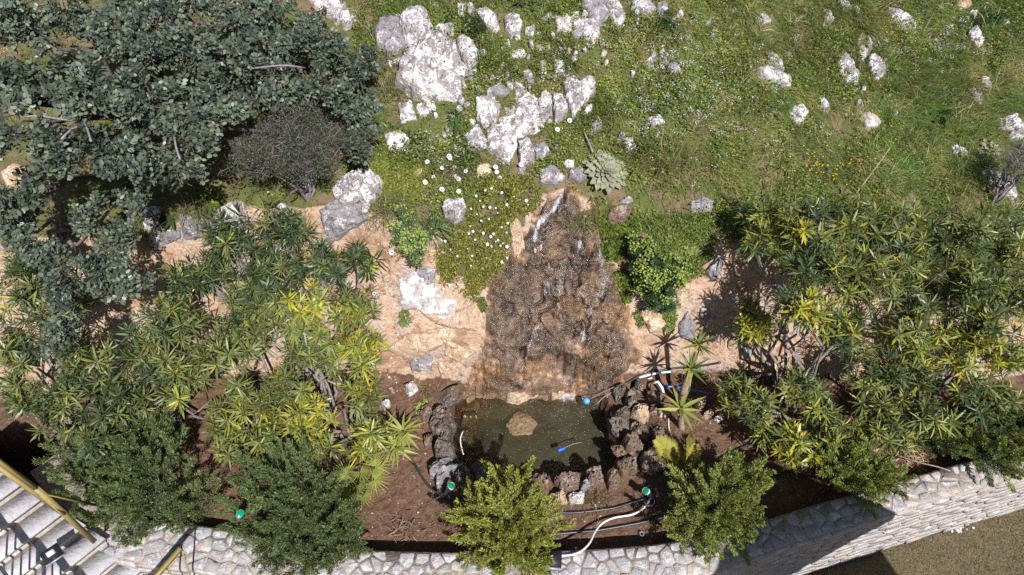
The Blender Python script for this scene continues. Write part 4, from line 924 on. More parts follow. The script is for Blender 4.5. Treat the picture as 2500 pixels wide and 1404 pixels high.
# ------------------------------------------------------------------ oleanders
def yel(fn):
    def f(q, g):
        u, v = proj(q); return fn(float(u), float(v), g)
    return f
def mixf(u, v, g):
    y1 = math.exp(-((u - 880) / 90) ** 2 - ((v - 840) / 90) ** 2) + math.exp(-((u - 720) / 190) ** 2 - ((v - 1050) / 70) ** 2) + .8 * math.exp(-((u - 1960) / 130) ** 2 - ((v - 1090) / 60) ** 2) + .8 * math.exp(-((u - 2370) / 150) ** 2 - ((v - 850) / 60) ** 2)
    y1 += .7 * math.exp(-((u - 2000) / 120) ** 2 - ((v - 760) / 50) ** 2) + .7 * math.exp(-((u - 1850) / 60) ** 2 - ((v - 810) / 50) ** 2) + .5 * math.exp(-((u - 1940) / 90) ** 2 - ((v - 560) / 50) ** 2) + .45 * math.exp(-((u - 760) / 110) ** 2 - ((v - 760) / 60) ** 2)
    k = g.random()
    dk = (1 - min(max((v - 640) / 170, 0), 1)) * .75 if 420 < u < 980 else (.4 if u <= 420 else .33)
    if k >= y1 and g.random() < dk: return WD
    if k < y1 * .6: return WY
    if k < y1 * 1.0 + (.16 if u > 1700 else .07): return WL
    return WM if g.random() < (.75 if u > 1700 else .4) else WG
WD = [whorl(180 + i, 21, .135, .016, ((.062, .095, .038), (.082, .118, .046), (.05, .08, .034)), (.04, .0, .0, YEL)) for i in range(5)]
OM = yel(mixf); OG = 'oleander shrubs in the planting bed'
bush('oleander_shrub', 'dark green oleander reaching up the bank left of the fall', 'shrub', G1(800, 1030), [(560, 580, 75, 1.75, 26), (690, 560, 85, 1.85, 34), (640, 680, 95, 1.7, 40), (780, 650, 80, 1.65, 30), (870, 630, 50, 1.5, 13), (720, 770, 100, 1.5, 40), (860, 740, 70, 1.4, 22), (500, 670, 60, 1.6, 18)], OM, 'leaf_whorl', 'bark', OG, dens=1.35, scale=(.62, 1.1), inner=.15, flatten=1.0, seed=1)
bush('oleander_shrub', 'yellowing oleander with bare grey stems left of the pond', 'shrub', G1(845, 1075), [(880, 850, 75, 1.25, 28), (770, 860, 80, 1.2, 28), (690, 960, 75, 1.0, 22), (760, 1010, 70, .8, 18), (880, 960, 60, .9, 14), (650, 1060, 60, .65, 14), (760, 1085, 70, .55, 16), (900, 1040, 50, .7, 10), (560, 1095, 55, .6, 13), (880, 1100, 40, .5, 6)], OM, 'leaf_whorl', 'bark', OG, dens=1.35, scale=(.62, 1.1), inner=.15, flatten=1.0, seed=2)
bush('oleander_shrub', 'broad green oleander behind the leftmost juniper', 'shrub', G1(430, 1010), [(420, 780, 90, 1.5, 36), (560, 850, 95, 1.4, 36), (600, 760, 70, 1.5, 20), (460, 920, 95, 1.2, 36), (590, 970, 70, .95, 18), (360, 860, 80, 1.35, 26), (540, 1030, 60, .75, 12), (450, 690, 65, 1.6, 18)], OM, 'leaf_whorl', 'bark', OG, dens=1.35, scale=(.62, 1.1), inner=.15, flatten=1.0, seed=3)
bush('oleander_shrub', 'green oleander cut by the left edge of the picture', 'shrub', G1(150, 1060), [(60, 720, 90, 1.6, 30), (180, 740, 80, 1.55, 24), (60, 850, 100, 1.5, 36), (210, 880, 100, 1.4, 36), (300, 980, 85, 1.15, 28), (130, 980, 100, 1.25, 34), (230, 1070, 80, .9, 24), (40, 960, 70, 1.3, 20), (-90, 880, 110, 1.4, 26), (60, 660, 60, 1.5, 14)], OM, 'leaf_whorl', 'bark', OG, dens=1.35, scale=(.62, 1.1), inner=.15, flatten=1.0, seed=4)
bush('oleander_shrub', 'tall oleander leaning over the top of the right bank', 'shrub', G1(1930, 990), [(1870, 530, 75, 1.95, 22), (1960, 560, 95, 2.0, 34), (2080, 550, 90, 1.95, 32), (1990, 660, 95, 1.85, 32), (2100, 680, 95, 1.8, 34), (1960, 750, 80, 1.7, 24), (2050, 800, 90, 1.6, 30), (1850, 590, 40, 1.85, 8)], OM, 'leaf_whorl', 'bark', OG, dens=1.35, scale=(.62, 1.1), inner=.15, flatten=1.0, seed=5)
bush('oleander_shrub', 'small lone yellow green oleander shoot right of the pond', 'shrub', G1(1885, 960), [(1850, 800, 52, 1.15, 15), (1830, 760, 30, 1.2, 5)], OM, 'leaf_whorl', 'bark', OG, dens=1.35, scale=(.62, 1.1), inner=.15, flatten=1.0, seed=6)
bush('oleander_shrub', 'dense oleander in the upper right, behind the others', 'shrub', G1(2270, 960), [(2200, 560, 95, 1.6, 32), (2330, 570, 95, 1.6, 32), (2210, 690, 95, 1.45, 32), (2350, 690, 105, 1.45, 38), (2460, 620, 85, 1.5, 26), (2470, 730, 85, 1.4, 26), (2230, 790, 85, 1.25, 26), (2410, 800, 85, 1.35, 26), (2580, 680, 110, 1.45, 24)], OM, 'leaf_whorl', 'bark', OG, dens=1.35, scale=(.62, 1.1), inner=.15, flatten=1.0, seed=7)
bush('oleander_shrub', 'low oleander with yellow tips and grey stems at right', 'shrub', G1(1985, 1050), [(1850, 990, 75, .75, 24), (1800, 950, 45, .7, 9), (1950, 940, 70, .85, 18), (1930, 1075, 60, .55, 15), (2010, 1000, 60, .7, 15), (1990, 1090, 55, .5, 14), (2050, 1060, 60, .6, 14), (1870, 1060, 40, .5, 8), (1935, 1105, 35, .45, 7)], OM, 'leaf_whorl', 'bark', OG, dens=1.35, scale=(.62, 1.1), inner=.15, flatten=1.0, seed=8)
bush('oleander_shrub', 'wide oleander overhanging the wall at the far right', 'shrub', G1(2270, 1060), [(2130, 900, 80, 1.0, 24), (2240, 900, 80, 1.05, 24), (2360, 850, 85, 1.15, 28), (2460, 880, 80, 1.1, 24), (2150, 1010, 75, .75, 22), (2260, 1010, 75, .8, 22), (2370, 970, 75, .9, 22), (2110, 1090, 50, .5, 10), (2440, 980, 60, .85, 14), (2190, 1070, 50, .55, 12), (2570, 930, 90, 1.0, 18)], OM, 'leaf_whorl', 'bark', OG, dens=1.35, scale=(.62, 1.1), inner=.15, flatten=1.0, seed=9)

# ------------------------------------------------------------------ carob trees
CT = 'carob trees on the slope'
ct = bush('carob_tree', 'big grey green carob tree filling the upper left corner', 'tree', G1(470, 330), [(60, 60, 120, 3.3, 26), (230, 70, 130, 3.2, 30), (60, 220, 120, 3.3, 24), (220, 230, 130, 3.2, 30), (370, 130, 120, 3.1, 26), (400, 270, 120, 3.0, 26), (520, 130, 110, 3.0, 22), (560, 250, 105, 2.85, 20), (130, 370, 110, 3.0, 20), (290, 380, 95, 2.9, 15), (420, 410, 85, 2.7, 13), (560, 30, 110, 3.0, 16), (700, 120, 95, 2.85, 15), (680, 230, 80, 2.75, 12), (60, 480, 85, 2.7, 12)], CB, 'leaf_spray', 'dark_bark', CT, 21, .035, 'limb', .75, .4, (.64, .98), .8, .15)
for q in ([(610, 168, 3.15), (660, 162, 3.2), (700, 160, 3.2), (745, 166, 3.1)], [(645, 120, 3.1), (640, 70, 3.2), (652, 30, 3.25)], [(200, 285, 3.35), (215, 320, 3.4), (222, 345, 3.4)], [(60, 285, 3.5), (100, 283, 3.5), (140, 290, 3.45), (185, 295, 3.4)], [(425, 330, 3.2), (430, 360, 3.2), (440, 390, 3.15)], [(150, 340, 3.4), (175, 315, 3.4), (200, 305, 3.4)]):
    V, Q, T = tube(smooth_line(np.array([A(float(a), float(b), c - .22) for a, b, c in q]), .05), .008, 6); solo('bare_branch', V, Q, T, 'grey_twig', wloc(ct), None, True, ct)
bush('carob_tree', 'lower carob crown beside the largest white boulder', 'tree', G1(800, 260), [(800, 130, 75, 2.75, 18), (880, 170, 60, 2.7, 14), (860, 260, 65, 2.6, 16), (770, 220, 60, 2.75, 12), (900, 320, 35, 2.45, 5), (880, 370, 30, 2.35, 4), (760, 60, 60, 2.85, 9), (620, 160, 60, 2.9, 7), (420, 10, 90, 3.2, 22), (640, 40, 90, 3.0, 20), (330, 20, 80, 3.2, 14), (-60, 330, 120, 3.2, 20), (480, 330, 80, 2.9, 14)], CB, 'leaf_spray', 'dark_bark', CT, 22, .025, 'limb', .75, .4, (.6, .9), .75, .2)
bush('carob_tree', 'slim carob with a pale stem over the left oleanders', 'tree', G1(150, 560), [(130, 620, 70, 2.3, 12), (250, 650, 75, 2.2, 14), (160, 720, 75, 2.2, 14), (300, 690, 60, 2.1, 9), (150, 810, 60, 2.0, 9), (60, 560, 70, 2.4, 10), (200, 530, 60, 2.35, 8), (330, 480, 55, 2.4, 7), (290, 570, 50, 2.2, 6)], CB, 'leaf_spray', 'bark', CT, 23, .022, 'limb', .75, .4, (.55, .85), .75, .2)

# ------------------------------------------------------------------ junipers along the wall
JG = 'junipers planted along the wall'
JO = dict(out=.75, upw=.5, scale=(.8, 1.35), inner=.35, lowcut=-.35, flatten=.8)
bush('juniper', 'dark green spreading juniper next to the steps', 'shrub', G1(350, 1200), [(340, 1110, 95, .65, 60), (250, 1150, 95, .6, 50), (380, 1180, 110, .7, 70), (300, 1250, 80, .45, 40), (450, 1230, 80, .45, 40), (180, 1110, 55, .55, 20), (390, 1090, 60, .55, 20)], JD, 'plume', 'dark_bark', JG, 31, .02, **JO)
bush('juniper', 'dark green juniper left of centre, beside the fan palm', 'shrub', G1(700, 1270), [(660, 1170, 85, .6, 45), (740, 1210, 100, .7, 60), (640, 1260, 80, .5, 40), (780, 1290, 100, .55, 55), (680, 1310, 80, .45, 40), (830, 1330, 70, .4, 30), (720, 1340, 70, .4, 26)], JD, 'plume', 'dark_bark', JG, 32, .02, **JO)
bush('juniper', 'golden green juniper in front of the pond', 'shrub', G1(1240, 1290), [(1240, 1195, 60, .55, 32), (1170, 1255, 62, .5, 34), (1310, 1270, 66, .5, 36), (1240, 1270, 80, .65, 60), (1180, 1330, 55, .4, 26), (1270, 1340, 70, .45, 36), (1225, 1375, 45, .35, 16)], JY, 'plume', 'dark_bark', JG, 33, .02, **JO)
bush('juniper', 'mid green juniper beside the right garden lamp', 'shrub', G1(1725, 1240), [(1700, 1195, 50, .5, 28), (1795, 1185, 62, .55, 36), (1740, 1235, 78, .6, 56), (1690, 1280, 55, .42, 30), (1795, 1260, 62, .48, 34), (1740, 1305, 48, .35, 20), (1820, 1155, 38, .5, 12)], JM, 'plume', 'dark_bark', JG, 34, .02, **JO)
bush('juniper', 'small green juniper leaning over the right wall cap', 'shrub', G1(2080, 1170), [(2050, 1145, 48, .5, 28), (2110, 1150, 60, .5, 40), (2150, 1165, 45, .45, 24), (2090, 1190, 45, .4, 20)], JM, 'plume', 'dark_bark', JG, 35, .018, **JO)
bush('juniper', 'large green juniper at the right edge', 'shrub', G1(2400, 1070), [(2400, 1010, 75, .7, 44), (2330, 1050, 60, .55, 34), (2460, 1060, 85, .65, 55), (2420, 1110, 60, .5, 34), (2290, 1070, 40, .45, 16), (2540, 1040, 80, .6, 30)], JM[:3] + JD, 'plume', 'dark_bark', JG, 36, .02, **JO)

# ------------------------------------------------------------------ grey twiggy bush by the carob
def twiggy(name, label, u, v, rp, z, n1, n2, seed):
    g = np.random.default_rng(seed); c = A(float(u), float(v), z); r = rp * pxm(c); b = c.copy(); b[2] = hfast(c[0], c[1]); e = empty(name, b, label, 'shrub')
    K = 70; sc_ = rdir(K, g); sc_[:, 2] = np.abs(sc_[:, 2]); sc_ = c + sc_ * (r * g.uniform(.35, .95, (K, 1))) * np.array([1.1, 1, .8])
    d = rdir(n1, g); q = sc_[g.integers(0, K, n1)] + d * (r * .2 * g.random((n1, 1)) ** .5); d[:, 2] = np.abs(d[:, 2]) 
    V, Q, T = leaves(q, d + g.normal(0, .6, (n1, 3)), rdir(n1, g), g.uniform(.05, .14, n1), g.uniform(.0025, .005, n1), .1)
    C = pick(((.20, .175, .18), (.27, .24, .24), (.13, .11, .10)), n1, g); bf = Buf().add(V, Q, T, leafcol(C))
    d = rdir(n2, g); q = sc_[g.integers(0, K, n2)] + d * (r * .19 * g.random((n2, 1)) ** .45)
    V, Q, T = leaves(q, rdir(n2, g), rdir(n2, g), g.uniform(.012, .026, n2), g.uniform(.005, .009, n2), .1); bf.add(V, Q, T, leafcol(pick(((.105, .125, .08), (.14, .155, .105), (.07, .085, .06)), n2, g)))
    tag(bf.obj('foliage', 'soft_leaf', e), kind='stuff'); sb = Buf()
    for k in range(14): limb(sb, b - (0, 0, .03), c + rdir(1, g)[0] * r * np.array([.8, .8, .3]), .012, .004, g)
    sb.obj('stem', 'grey_twig', e)
twiggy('thorny_bush', 'grey green twiggy bush in front of the carob', 718, 375, 158, 2.35, 3000, 24000, 51)
twiggy('dry_bush', 'small dark dry bush at the right edge below the boulder', 2490, 400, 50, 1.75, 900, 1200, 52)

# ------------------------------------------------------------------ creepers, spurges and ground covers with outlines of their own
def mound(name, label, cat, outline, n, hgt, L, W, cols, seed, mat='soft_leaf', flowers=None, up=.6, twigs=0, curve=.1):
    P = pts(outline); g = np.random.default_rng(seed); lo = P.min(0); hi = P.max(0); U = []; 
    while sum(map(len, U)) < n:
        q = g.uniform(lo, hi, (n * 2, 2)); q = q[inpoly(q[:, 0], q[:, 1], P)]
        ed = edist(q[:, 0], q[:, 1], P); cl = fbm(np.stack([q[:, 0] / 34, q[:, 1] / 34, 0 * ed], -1), 3, seed); q = q[(g.random(len(q)) < .35 + .65 * sstep(0, 22, ed)) & (cl > g.normal(-.15, .12, len(q)))]; U.append(q)
    q = np.concatenate(U)[:n]; ed = edist(q[:, 0], q[:, 1], P); n = len(q)
    top = hgt * (.35 + .65 * sstep(0, 45, ed)) * (.7 + .5 * fbm(np.stack([q[:, 0] / 50, q[:, 1] / 50, 0 * ed], -1), 3, seed + 2)); hh = np.clip(top, .02, None) * g.random(n) ** .5 + .01
    B = G(q[:, 0], q[:, 1], hh); nn = gnormal(B[:, 0], B[:, 1]); c = B.mean(0); gz = c.copy(); gz[2] = hfast(c[0], c[1]); e = empty(name, gz, label, cat)
    d = rdir(n, g) + nn * .25; N = nn * up * 2 + rdir(n, g)
    V, Q, T = leaves(B, d, N, L * g.uniform(.7, 1.25, n), W * g.uniform(.75, 1.2, n), curve); bf = Buf().add(V, Q, T, leafcol(pick(cols, n, g, .2)))
    if twigs:
        i = g.integers(0, n, twigs); V, Q, T = leaves(B[i] - nn[i] * .02, rdir(twigs, g), rdir(twigs, g), .12, .004, .1); bf.add(V, Q, T, leafcol(pick(((.16, .10, .07), (.22, .16, .11)), twigs, g)))
    tag(bf.obj('foliage', mat, e), kind='stuff')
    if flowers:
        fm, F, dh = flowers; F = np.asarray(F, float); FP = G(F[:, 0], F[:, 1], dh); fn = gnormal(FP[:, 0], FP[:, 1])
        for k in range(len(F)): link('flower', fm[k % len(fm)], e, tuple(FP[k] - wloc(e)), quat(unit(fn[k] * .6 + np.array([0, -.5, .7]) + g.normal(0, .35, 3)), g.random() * 6), float(g.uniform(.3, .7)))
    return e
def flower(seed, n, R, W, col, cen, cr, up=.15):
    g = np.random.default_rng(seed); a = np.arange(n) * 6.283 / n; d = np.stack([np.cos(a), np.sin(a), np.full(n, up)], -1)
    V, Q, T = leaves(d * cr * .5, d, (0, 0, 1.), R, W, .1, .4, .8, .8, 1.0); bf = Buf().add(V, Q, T, leafcol(np.tile(col, (n, 1)))); 
    m = 8; aa = np.arange(m) * 6.283 / m; bf.add(np.concatenate([np.stack([np.cos(aa) * cr, np.sin(aa) * cr, np.full(m, .004)], -1), [[0, 0, .008]]]), None, [(i, (i + 1) % m, m) for i in range(m)], cen)
    return bf.mesh('flower', 'petal')
FW = [flower(1, 5, .020, .018, (.82, .80, .90), (.6, .6, .5), .004, .5), flower(2, 5, .024, .020, (.85, .84, .9), (.6, .55, .3), .005, .3)]
FD = flower(3, 13, .027, .011, (.80, .80, .83), (.5, .5, .5), .003, .12)
FDC = Buf(); V_, Q_, T_ = tube([(0, 0, .0), (0, 0, .006), (0, 0, .010)], [.0075, .0068, .003], 8); FDC = mesh('centre', V_, Q_, T_, 'flower_centre')
fl = [(1163, 478), (1180, 505), (1196, 506), (1210, 508), (1165, 523), (1150, 510), (1172, 490), (1194, 535), (1215, 520), (1238, 500), (1148, 553), (1155, 565), (1180, 570), (1198, 578), (1210, 590), (1222, 600), (1236, 616), (1238, 602), (1216, 587), (1228, 594), (1240, 545), (1237, 568), (1141, 607), (1117, 625), (1101, 609), (1087, 589), (1153, 625), (1188, 630), (1098, 696), (1118, 694), (1083, 706), (1225, 640), (1201, 601), (1190, 596), (1205, 571), (1160, 585), (1175, 540), (1225, 555), (1130, 520), (1185, 465), (1290, 500), (1285, 490), (1255, 480), (1200, 460), (1225, 470), (1145, 570), (1238, 630), (1150, 649), (1270, 488)]
mound('flowering_creeper', 'yellow green creeper dotted with white flowers left of the fall', 'creeper', '1135,450 1200,420 1300,430 1315,470 1300,520 1262,530 1245,560 1245,620 1225,660 1185,700 1160,735 1120,715 1070,690 1055,640 1065,600 1100,560 1130,545 1140,500', 11000, .16, .030, .012, ((.24, .235, .045), (.17, .19, .045), (.31, .27, .05), (.10, .12, .035)), 61, flowers=(FW, fl, .15), twigs=700)
mound('ivy_patch', 'glossy lime green ivy hanging beside the right of the fall', 'creeper', '1440,560 1480,548 1540,520 1560,560 1545,600 1530,640 1545,690 1540,735 1505,745 1480,700 1450,690 1455,620', 3600, .10, .034, .030, ((.17, .21, .03), (.12, .165, .03), (.07, .11, .03), (.22, .25, .035)), 62, twigs=100)
mound('ivy_patch', 'small strip of ivy along the top of the right wet rock', 'creeper', '1400,535 1440,530 1490,545 1560,530 1575,560 1520,575 1440,575', 1200, .07, .03, .028, ((.17, .21, .03), (.10, .15, .03), (.2, .24, .035)), 63)
for k_, (s_, lb_) in enumerate((('1210,640 1235,630 1262,650 1258,700 1225,715 1205,680', 'small green leaves hanging below the creeper on the wet rock'), ('1155,735 1180,725 1195,755 1170,765', 'green tuft at the left edge of the wet rock'), ('1300,885 1325,880 1335,905 1310,915', 'faint green moss in the lower wet rock'), ('1430,560 1470,570 1490,620 1470,640 1440,600', 'yellow green leaves spilling over the right of the wet rock'), ('1285,470 1318,455 1325,490 1300,520 1280,505', 'dark green leaves beside the water chute'))):
    mound('moss_patch', lb_, 'plant', s_, 420, .05, .024, .014, ((.20, .215, .045), (.14, .165, .04), (.09, .11, .035)), 640 + k_)
e = mound('begonia_plant', 'tiny bright yellow green plant with a red flower on the wet rock', 'plant', '1388,645 1400,618 1425,618 1422,645 1402,658', 170, .06, .034, .026, ((.34, .38, .04), (.26, .33, .04)), 64)
fp = G1(1407, 627, .09); V, Q, T = tube([fp - (0, 0, .012), fp, fp + (0, 0, .012)], [.004, .015, .004], 8); solo('red_flower', V, Q, T, 'red_petal', None, None, True, e)
mound('leafy_groundcover', 'bright green leafy cover above the right bank', 'groundcover', '1560,530 1720,520 1760,560 1740,610 1760,650 1700,680 1650,640 1590,600', 5200, .10, .028, .014, ((.09, .14, .03), (.13, .18, .035), (.17, .20, .05)), 65, twigs=150)
mound('yellow_spurge', 'pale yellow green domed spurge right of the fall', 'spurge', '1620,560 1680,560 1705,600 1690,650 1650,660 1625,610', 3000, .16, .022, .014, ((.24, .29, .075), (.19, .24, .06), (.29, .33, .09)), 66)
mound('yellow_spurge', 'small yellow green bush at the foot of the right bank', 'spurge', '1610,750 1640,735 1655,770 1645,815 1620,810', 1100, .12, .022, .013, ((.17, .22, .05), (.21, .25, .06)), 67)
mound('weed_plant', 'small green weed growing on the orange bank', 'plant', '975,765 995,752 1005,785 990,800 972,790', 240, .06, .028, .014, ((.15, .17, .05), (.11, .14, .04)), 68)
mound('weed_plant', 'little leafy weed at the left back of the pond', 'plant', '1012,985 1040,975 1050,1000 1030,1015 1014,1005', 260, .10, .026, .022, ((.25, .30, .06), (.20, .25, .05)), 69)
mound('weed_plant', 'green weed patch on the right edge of the wet rock', 'plant', '1545,765 1565,755 1580,790 1560,800', 160, .06, .028, .016, ((.18, .22, .04), (.13, .17, .04)), 70)
mound('dark_low_shrub', 'dark green feathery shrub right of the largest boulder', 'shrub', '1112,60 1130,42 1170,42 1195,62 1185,88 1150,95 1125,80', 3000, .14, .030, .007, ((.03, .055, .022), (.045, .075, .03)), 71)
mound('dark_low_shrub', 'dark green feathery shrub at the top centre right', 'shrub', '1600,38 1630,25 1665,30 1668,62 1630,72 1605,62', 2000, .14, .030, .007, ((.045, .075, .03), (.06, .09, .035)), 72)
mound('dark_low_shrub', 'dark bluish shrub by the tan stones at the upper right', 'shrub', '2370,30 2400,22 2425,45 2405,62 2380,60', 1000, .10, .026, .008, ((.05, .08, .045), (.04, .065, .035)), 73)
mound('dark_low_shrub', 'dark green shrub near the upper right corner', 'shrub', '2410,25 2450,18 2465,48 2440,62 2415,55', 1100, .12, .028, .009, ((.04, .075, .03), (.03, .055, .025)), 74)
mound('clover_patch', 'yellow green clover carpet above the left bank', 'groundcover', '880,375 960,370 1040,380 1080,410 1060,470 1010,500 960,470 900,460 870,420', 7000, .05, .018, .015, ((.22, .25, .045), (.17, .21, .04), (.28, .29, .06)), 75)
mound('green_tuft', 'bright green leafy patch under the twiggy bush', 'groundcover', '495,470 540,455 560,490 530,520 500,510', 700, .08, .028, .018, ((.17, .22, .03), (.12, .17, .03)), 76)
bs = G1(1000, 600)
bush('blue_spurge', 'blue green spurge with yellow green heads on the clay bank', 'spurge', bs, [(1000, 580, 42, bs[2] + .16, 22), (985, 545, 25, bs[2] + .26, 7), (1015, 625, 25, bs[2] + .08, 7)], SB, 'leafy_shoot', 'twig', None, 81, .008, out=.7, upw=.6, scale=(.9, 1.25), flatten=.7, inner=.6)
bs = G1(1610, 690)
bush('green_spurge', 'dark green spurge bush hanging right of the ivy', 'spurge', bs, [(1590, 640, 55, bs[2] + .3, 26), (1640, 660, 45, bs[2] + .22, 18), (1600, 700, 55, bs[2] + .12, 22), (1560, 600, 35, bs[2] + .42, 11), (1625, 735, 35, bs[2] + .02, 9)], SG, 'leafy_shoot', 'twig', None, 82, .008, out=.7, upw=.55, scale=(1.0, 1.5), flatten=.7, inner=.5)

# ------------------------------------------------------------------ strap leaved clumps, grass tufts
def strips(B, D, L, W, droop, seg=5, fold=.0, col=None, taper=1.0):
    N = len(B); t = np.linspace(0, 1, seg + 1); D = unit(D); s = unit(np.cross(D, [0, 0, 1.]) + 1e-6); 
    P = B[:, None] + D[:, None] * (L[:, None] * t)[..., None]; P[..., 2] -= (droop[:, None] * L[:, None]) * t ** 2
    wprof = np.interp(t, [0, .12, .45, 1], [.55, .9, 1, .03]) if taper else np.ones(seg + 1)
    off = s[:, None] * (W[:, None] * wprof / 2)[..., None]; upn = np.cross(s, D)
    Lf = P - off + (upn[:, None] * (W[:, None] * wprof * fold)[..., None]); Rt = P + off + (upn[:, None] * (W[:, None] * wprof * fold)[..., None])
    if fold: V = np.stack([Lf, P, Rt], 2); k = 3
    else: V = np.stack([Lf, Rt], 2); k = 2
    V = V.reshape(-1, 3); m = (seg + 1) * k; Q = []
    for a in range(seg):
        for c in range(k - 1): i = a * k + c; Q.append([i, i + 1, i + k + 1, i + k])
    Q = (np.arange(N)[:, None, None] * m + np.array(Q)[None]).reshape(-1, 4)
    return V, Q, np.repeat(col, m, 0) if col is not None else None
def tuft(name, label, cat, u, v, n, L, W, cols, seed, spread=.9, droop=.35, mat='grass_blade', br=.05, fold=0, group=None):
    g = np.random.default_rng(seed); b = G1(u, v); B = b + np.concatenate([g.normal(0, br, (n, 2)), np.full((n, 1), -.01)], 1); a = g.random(n) * 6.283; el = np.radians(90 - 90 * spread * g.random(n) ** .7)
    D = np.stack([np.cos(a) * np.cos(el), np.sin(a) * np.cos(el) - .25, np.sin(el)], -1)
    V, Q, C = strips(B, D, L * g.uniform(.6, 1.15, n), W * g.uniform(.7, 1.2, n), droop * g.uniform(.4, 1.5, n), 4, fold, pick(cols, n, g))
    o = solo(name, V, Q, None, mat, b, {'Col': C}); tag(o, label, cat, group); return o
BL = ((.10, .15, .075), (.13, .18, .09), (.08, .12, .06)); GT = ((.12, .16, .035), (.17, .19, .05), (.09, .13, .03), (.28, .23, .11)); DG = ((.035, .075, .022), (.05, .10, .03), (.04, .085, .025))
tuft('strap_plant', 'blue green strap leaved clump beside the white square block', 'plant', 1050, 548, 90, .34, .012, BL, 1, 1.0, .5)
tuft('strap_plant', 'long strap leaved clump hanging at the top centre', 'plant', 1275, 12, 45, .40, .022, ((.08, .12, .06), (.11, .16, .08)), 2, 1.0, .6)
tuft('grass_tuft', 'tall grass tuft right of the largest boulder', 'grass tuft', 1190, 155, 260, .30, .006, GT, 3, .8, .35, br=.09)
tuft('grass_tuft', 'dry grass tuft between the carob and the largest boulder', 'grass tuft', 955, 215, 200, .26, .006, ((.24, .20, .12), (.16, .16, .06), (.12, .14, .05)), 4, .9, .4, br=.09)
tuft('grass_tuft', 'fine pale grass tuft right of the white lichened boulder', 'grass tuft', 945, 500, 320, .26, .006, ((.22, .21, .10), (.17, .19, .06), (.28, .23, .13)), 5, 1.0, .5, br=.1)
tuft('grass_tuft', 'dark green grass hanging over the left clay bank', 'grass tuft', 320, 540, 320, .34, .007, ((.10, .13, .035), (.14, .16, .05), (.2, .18, .08)), 6, 1.0, .6, br=.14)
tuft('grass_tuft', 'fine grass tuft between the carob and the left oleander', 'grass tuft', 495, 490, 260, .28, .006, ((.13, .15, .05), (.2, .19, .08)), 7, 1.0, .5, br=.1)
tuft('grass_tuft', 'tall straggling grass clump right of the felted rosette', 'grass tuft', 1625, 385, 320, .46, .006, ((.19, .18, .07), (.13, .15, .045), (.26, .21, .12)), 8, .9, .4, br=.13)
tuft('grass_tuft', 'short grass clump on the right of the water outlet', 'grass tuft', 1425, 520, 300, .2, .006, GT, 9, 1.0, .4, br=.11)
tuft('grass_tuft', 'blue green grass tuft right of the daisies', 'grass tuft', 1140, 385, 110, .24, .008, BL, 10, 1.0, .5, br=.05)
tuft('grass_tuft', 'grass clump at the far right among dark broad leaves', 'grass tuft', 2230, 330, 240, .36, .007, GT, 11, 1.0, .5, br=.15)
tuft('grass_tuft', 'arching grass clump beside the right felted leaves', 'grass tuft', 2330, 440, 200, .38, .007, GT, 12, 1.0, .5, br=.12)
tuft('broad_leaf_plant', 'dark glossy broad leaved rosette below the largest boulder', 'plant', 1112, 285, 15, .20, .052, DG, 13, 1.1, .35, 'soft_leaf', .02, .12)
tuft('broad_leaf_plant', 'small dark green rosette above the dark shrub', 'plant', 1098, 38, 12, .17, .032, DG, 14, 1.0, .3, 'soft_leaf', .015, .12)
tuft('broad_leaf_plant', 'small dark green rosette beside the twig covered rock', 'plant', 1428, 42, 11, .16, .03, DG, 15, 1.0, .3, 'soft_leaf', .015, .12)
tuft('broad_leaf_plant', 'green leafed plant right of the long thin rock', 'plant', 2110, 88, 10, .22, .035, DG, 16, 1.1, .3, 'soft_leaf', .02, .12)
tuft('broad_leaf_plant', 'green leafed plant in the middle of the right meadow', 'plant', 2175, 225, 16, .22, .042, ((.09, .15, .04), (.13, .19, .06)), 17, 1.1, .35, 'soft_leaf', .03, .12)
tuft('broad_leaf_plant', 'wide dark leafed plant at the right of the meadow', 'plant', 2290, 285, 26, .32, .05, ((.05, .09, .03), (.09, .13, .05)), 18, 1.1, .4, 'soft_leaf', .04, .12)
tuft('broad_leaf_plant', 'shaded dark broad leaves behind the tall slab at left', 'plant', 410, 530, 14, .22, .05, DG, 19, 1.1, .4, 'soft_leaf', .03, .12)
tuft('dry_grass_clump', 'dry brown grass clump on the front rim of the pond', 'dry grass', 1452, 1215, 150, .2, .006, ((.32, .24, .15), (.20, .15, .09), (.13, .12, .05)), 20, 1.0, .3, br=.06)
tuft('dry_grass_clump', 'dark root like dry grass between the right rim stones', 'dry grass', 1590, 1045, 150, .18, .005, ((.10, .07, .05), (.18, .13, .09)), 21, 1.0, .4, br=.05)
tuft('dry_grass_clump', 'dry stalks beside the stone at the left back of the pond', 'dry grass', 1040, 960, 90, .2, .005, ((.25, .19, .12), (.14, .12, .05)), 22, .9, .4, br=.05)

# ------------------------------------------------------------------ felted mullein rosettes
def wavy_leaf(seed, L=1.0):
    g = np.random.default_rng(seed); nx, ny = 9, 7; t = np.linspace(0, 1, nx); wp = .30 * np.sin(np.pi * np.clip(t * .9 + .06, 0, 1)) ** .7; s = np.linspace(-1, 1, ny)
    ph = g.random() * 6; x = t[:, None] * L + 0 * s; y = wp[:, None] * s * (1 + .12 * np.sin(9 * t[:, None] + ph)); z = .30 * t[:, None] - .38 * t[:, None] ** 2 + .10 * np.abs(s) * wp[:, None] * 2 + .06 * np.sin(11 * t[:, None] + ph + 2 * s) * np.abs(s)
    V = np.stack([x, y, z], -1).reshape(-1, 3); c = np.full((len(V), 3), 1.) * np.array([.25, .262, .185]) * (.92 + .12 * g.random((len(V), 1)))
    return Buf().add(V, gridfaces(nx, ny), None, c).mesh('leaf', 'felt_leaf')
WLF = [wavy_leaf(500 + i) for i in range(4)]
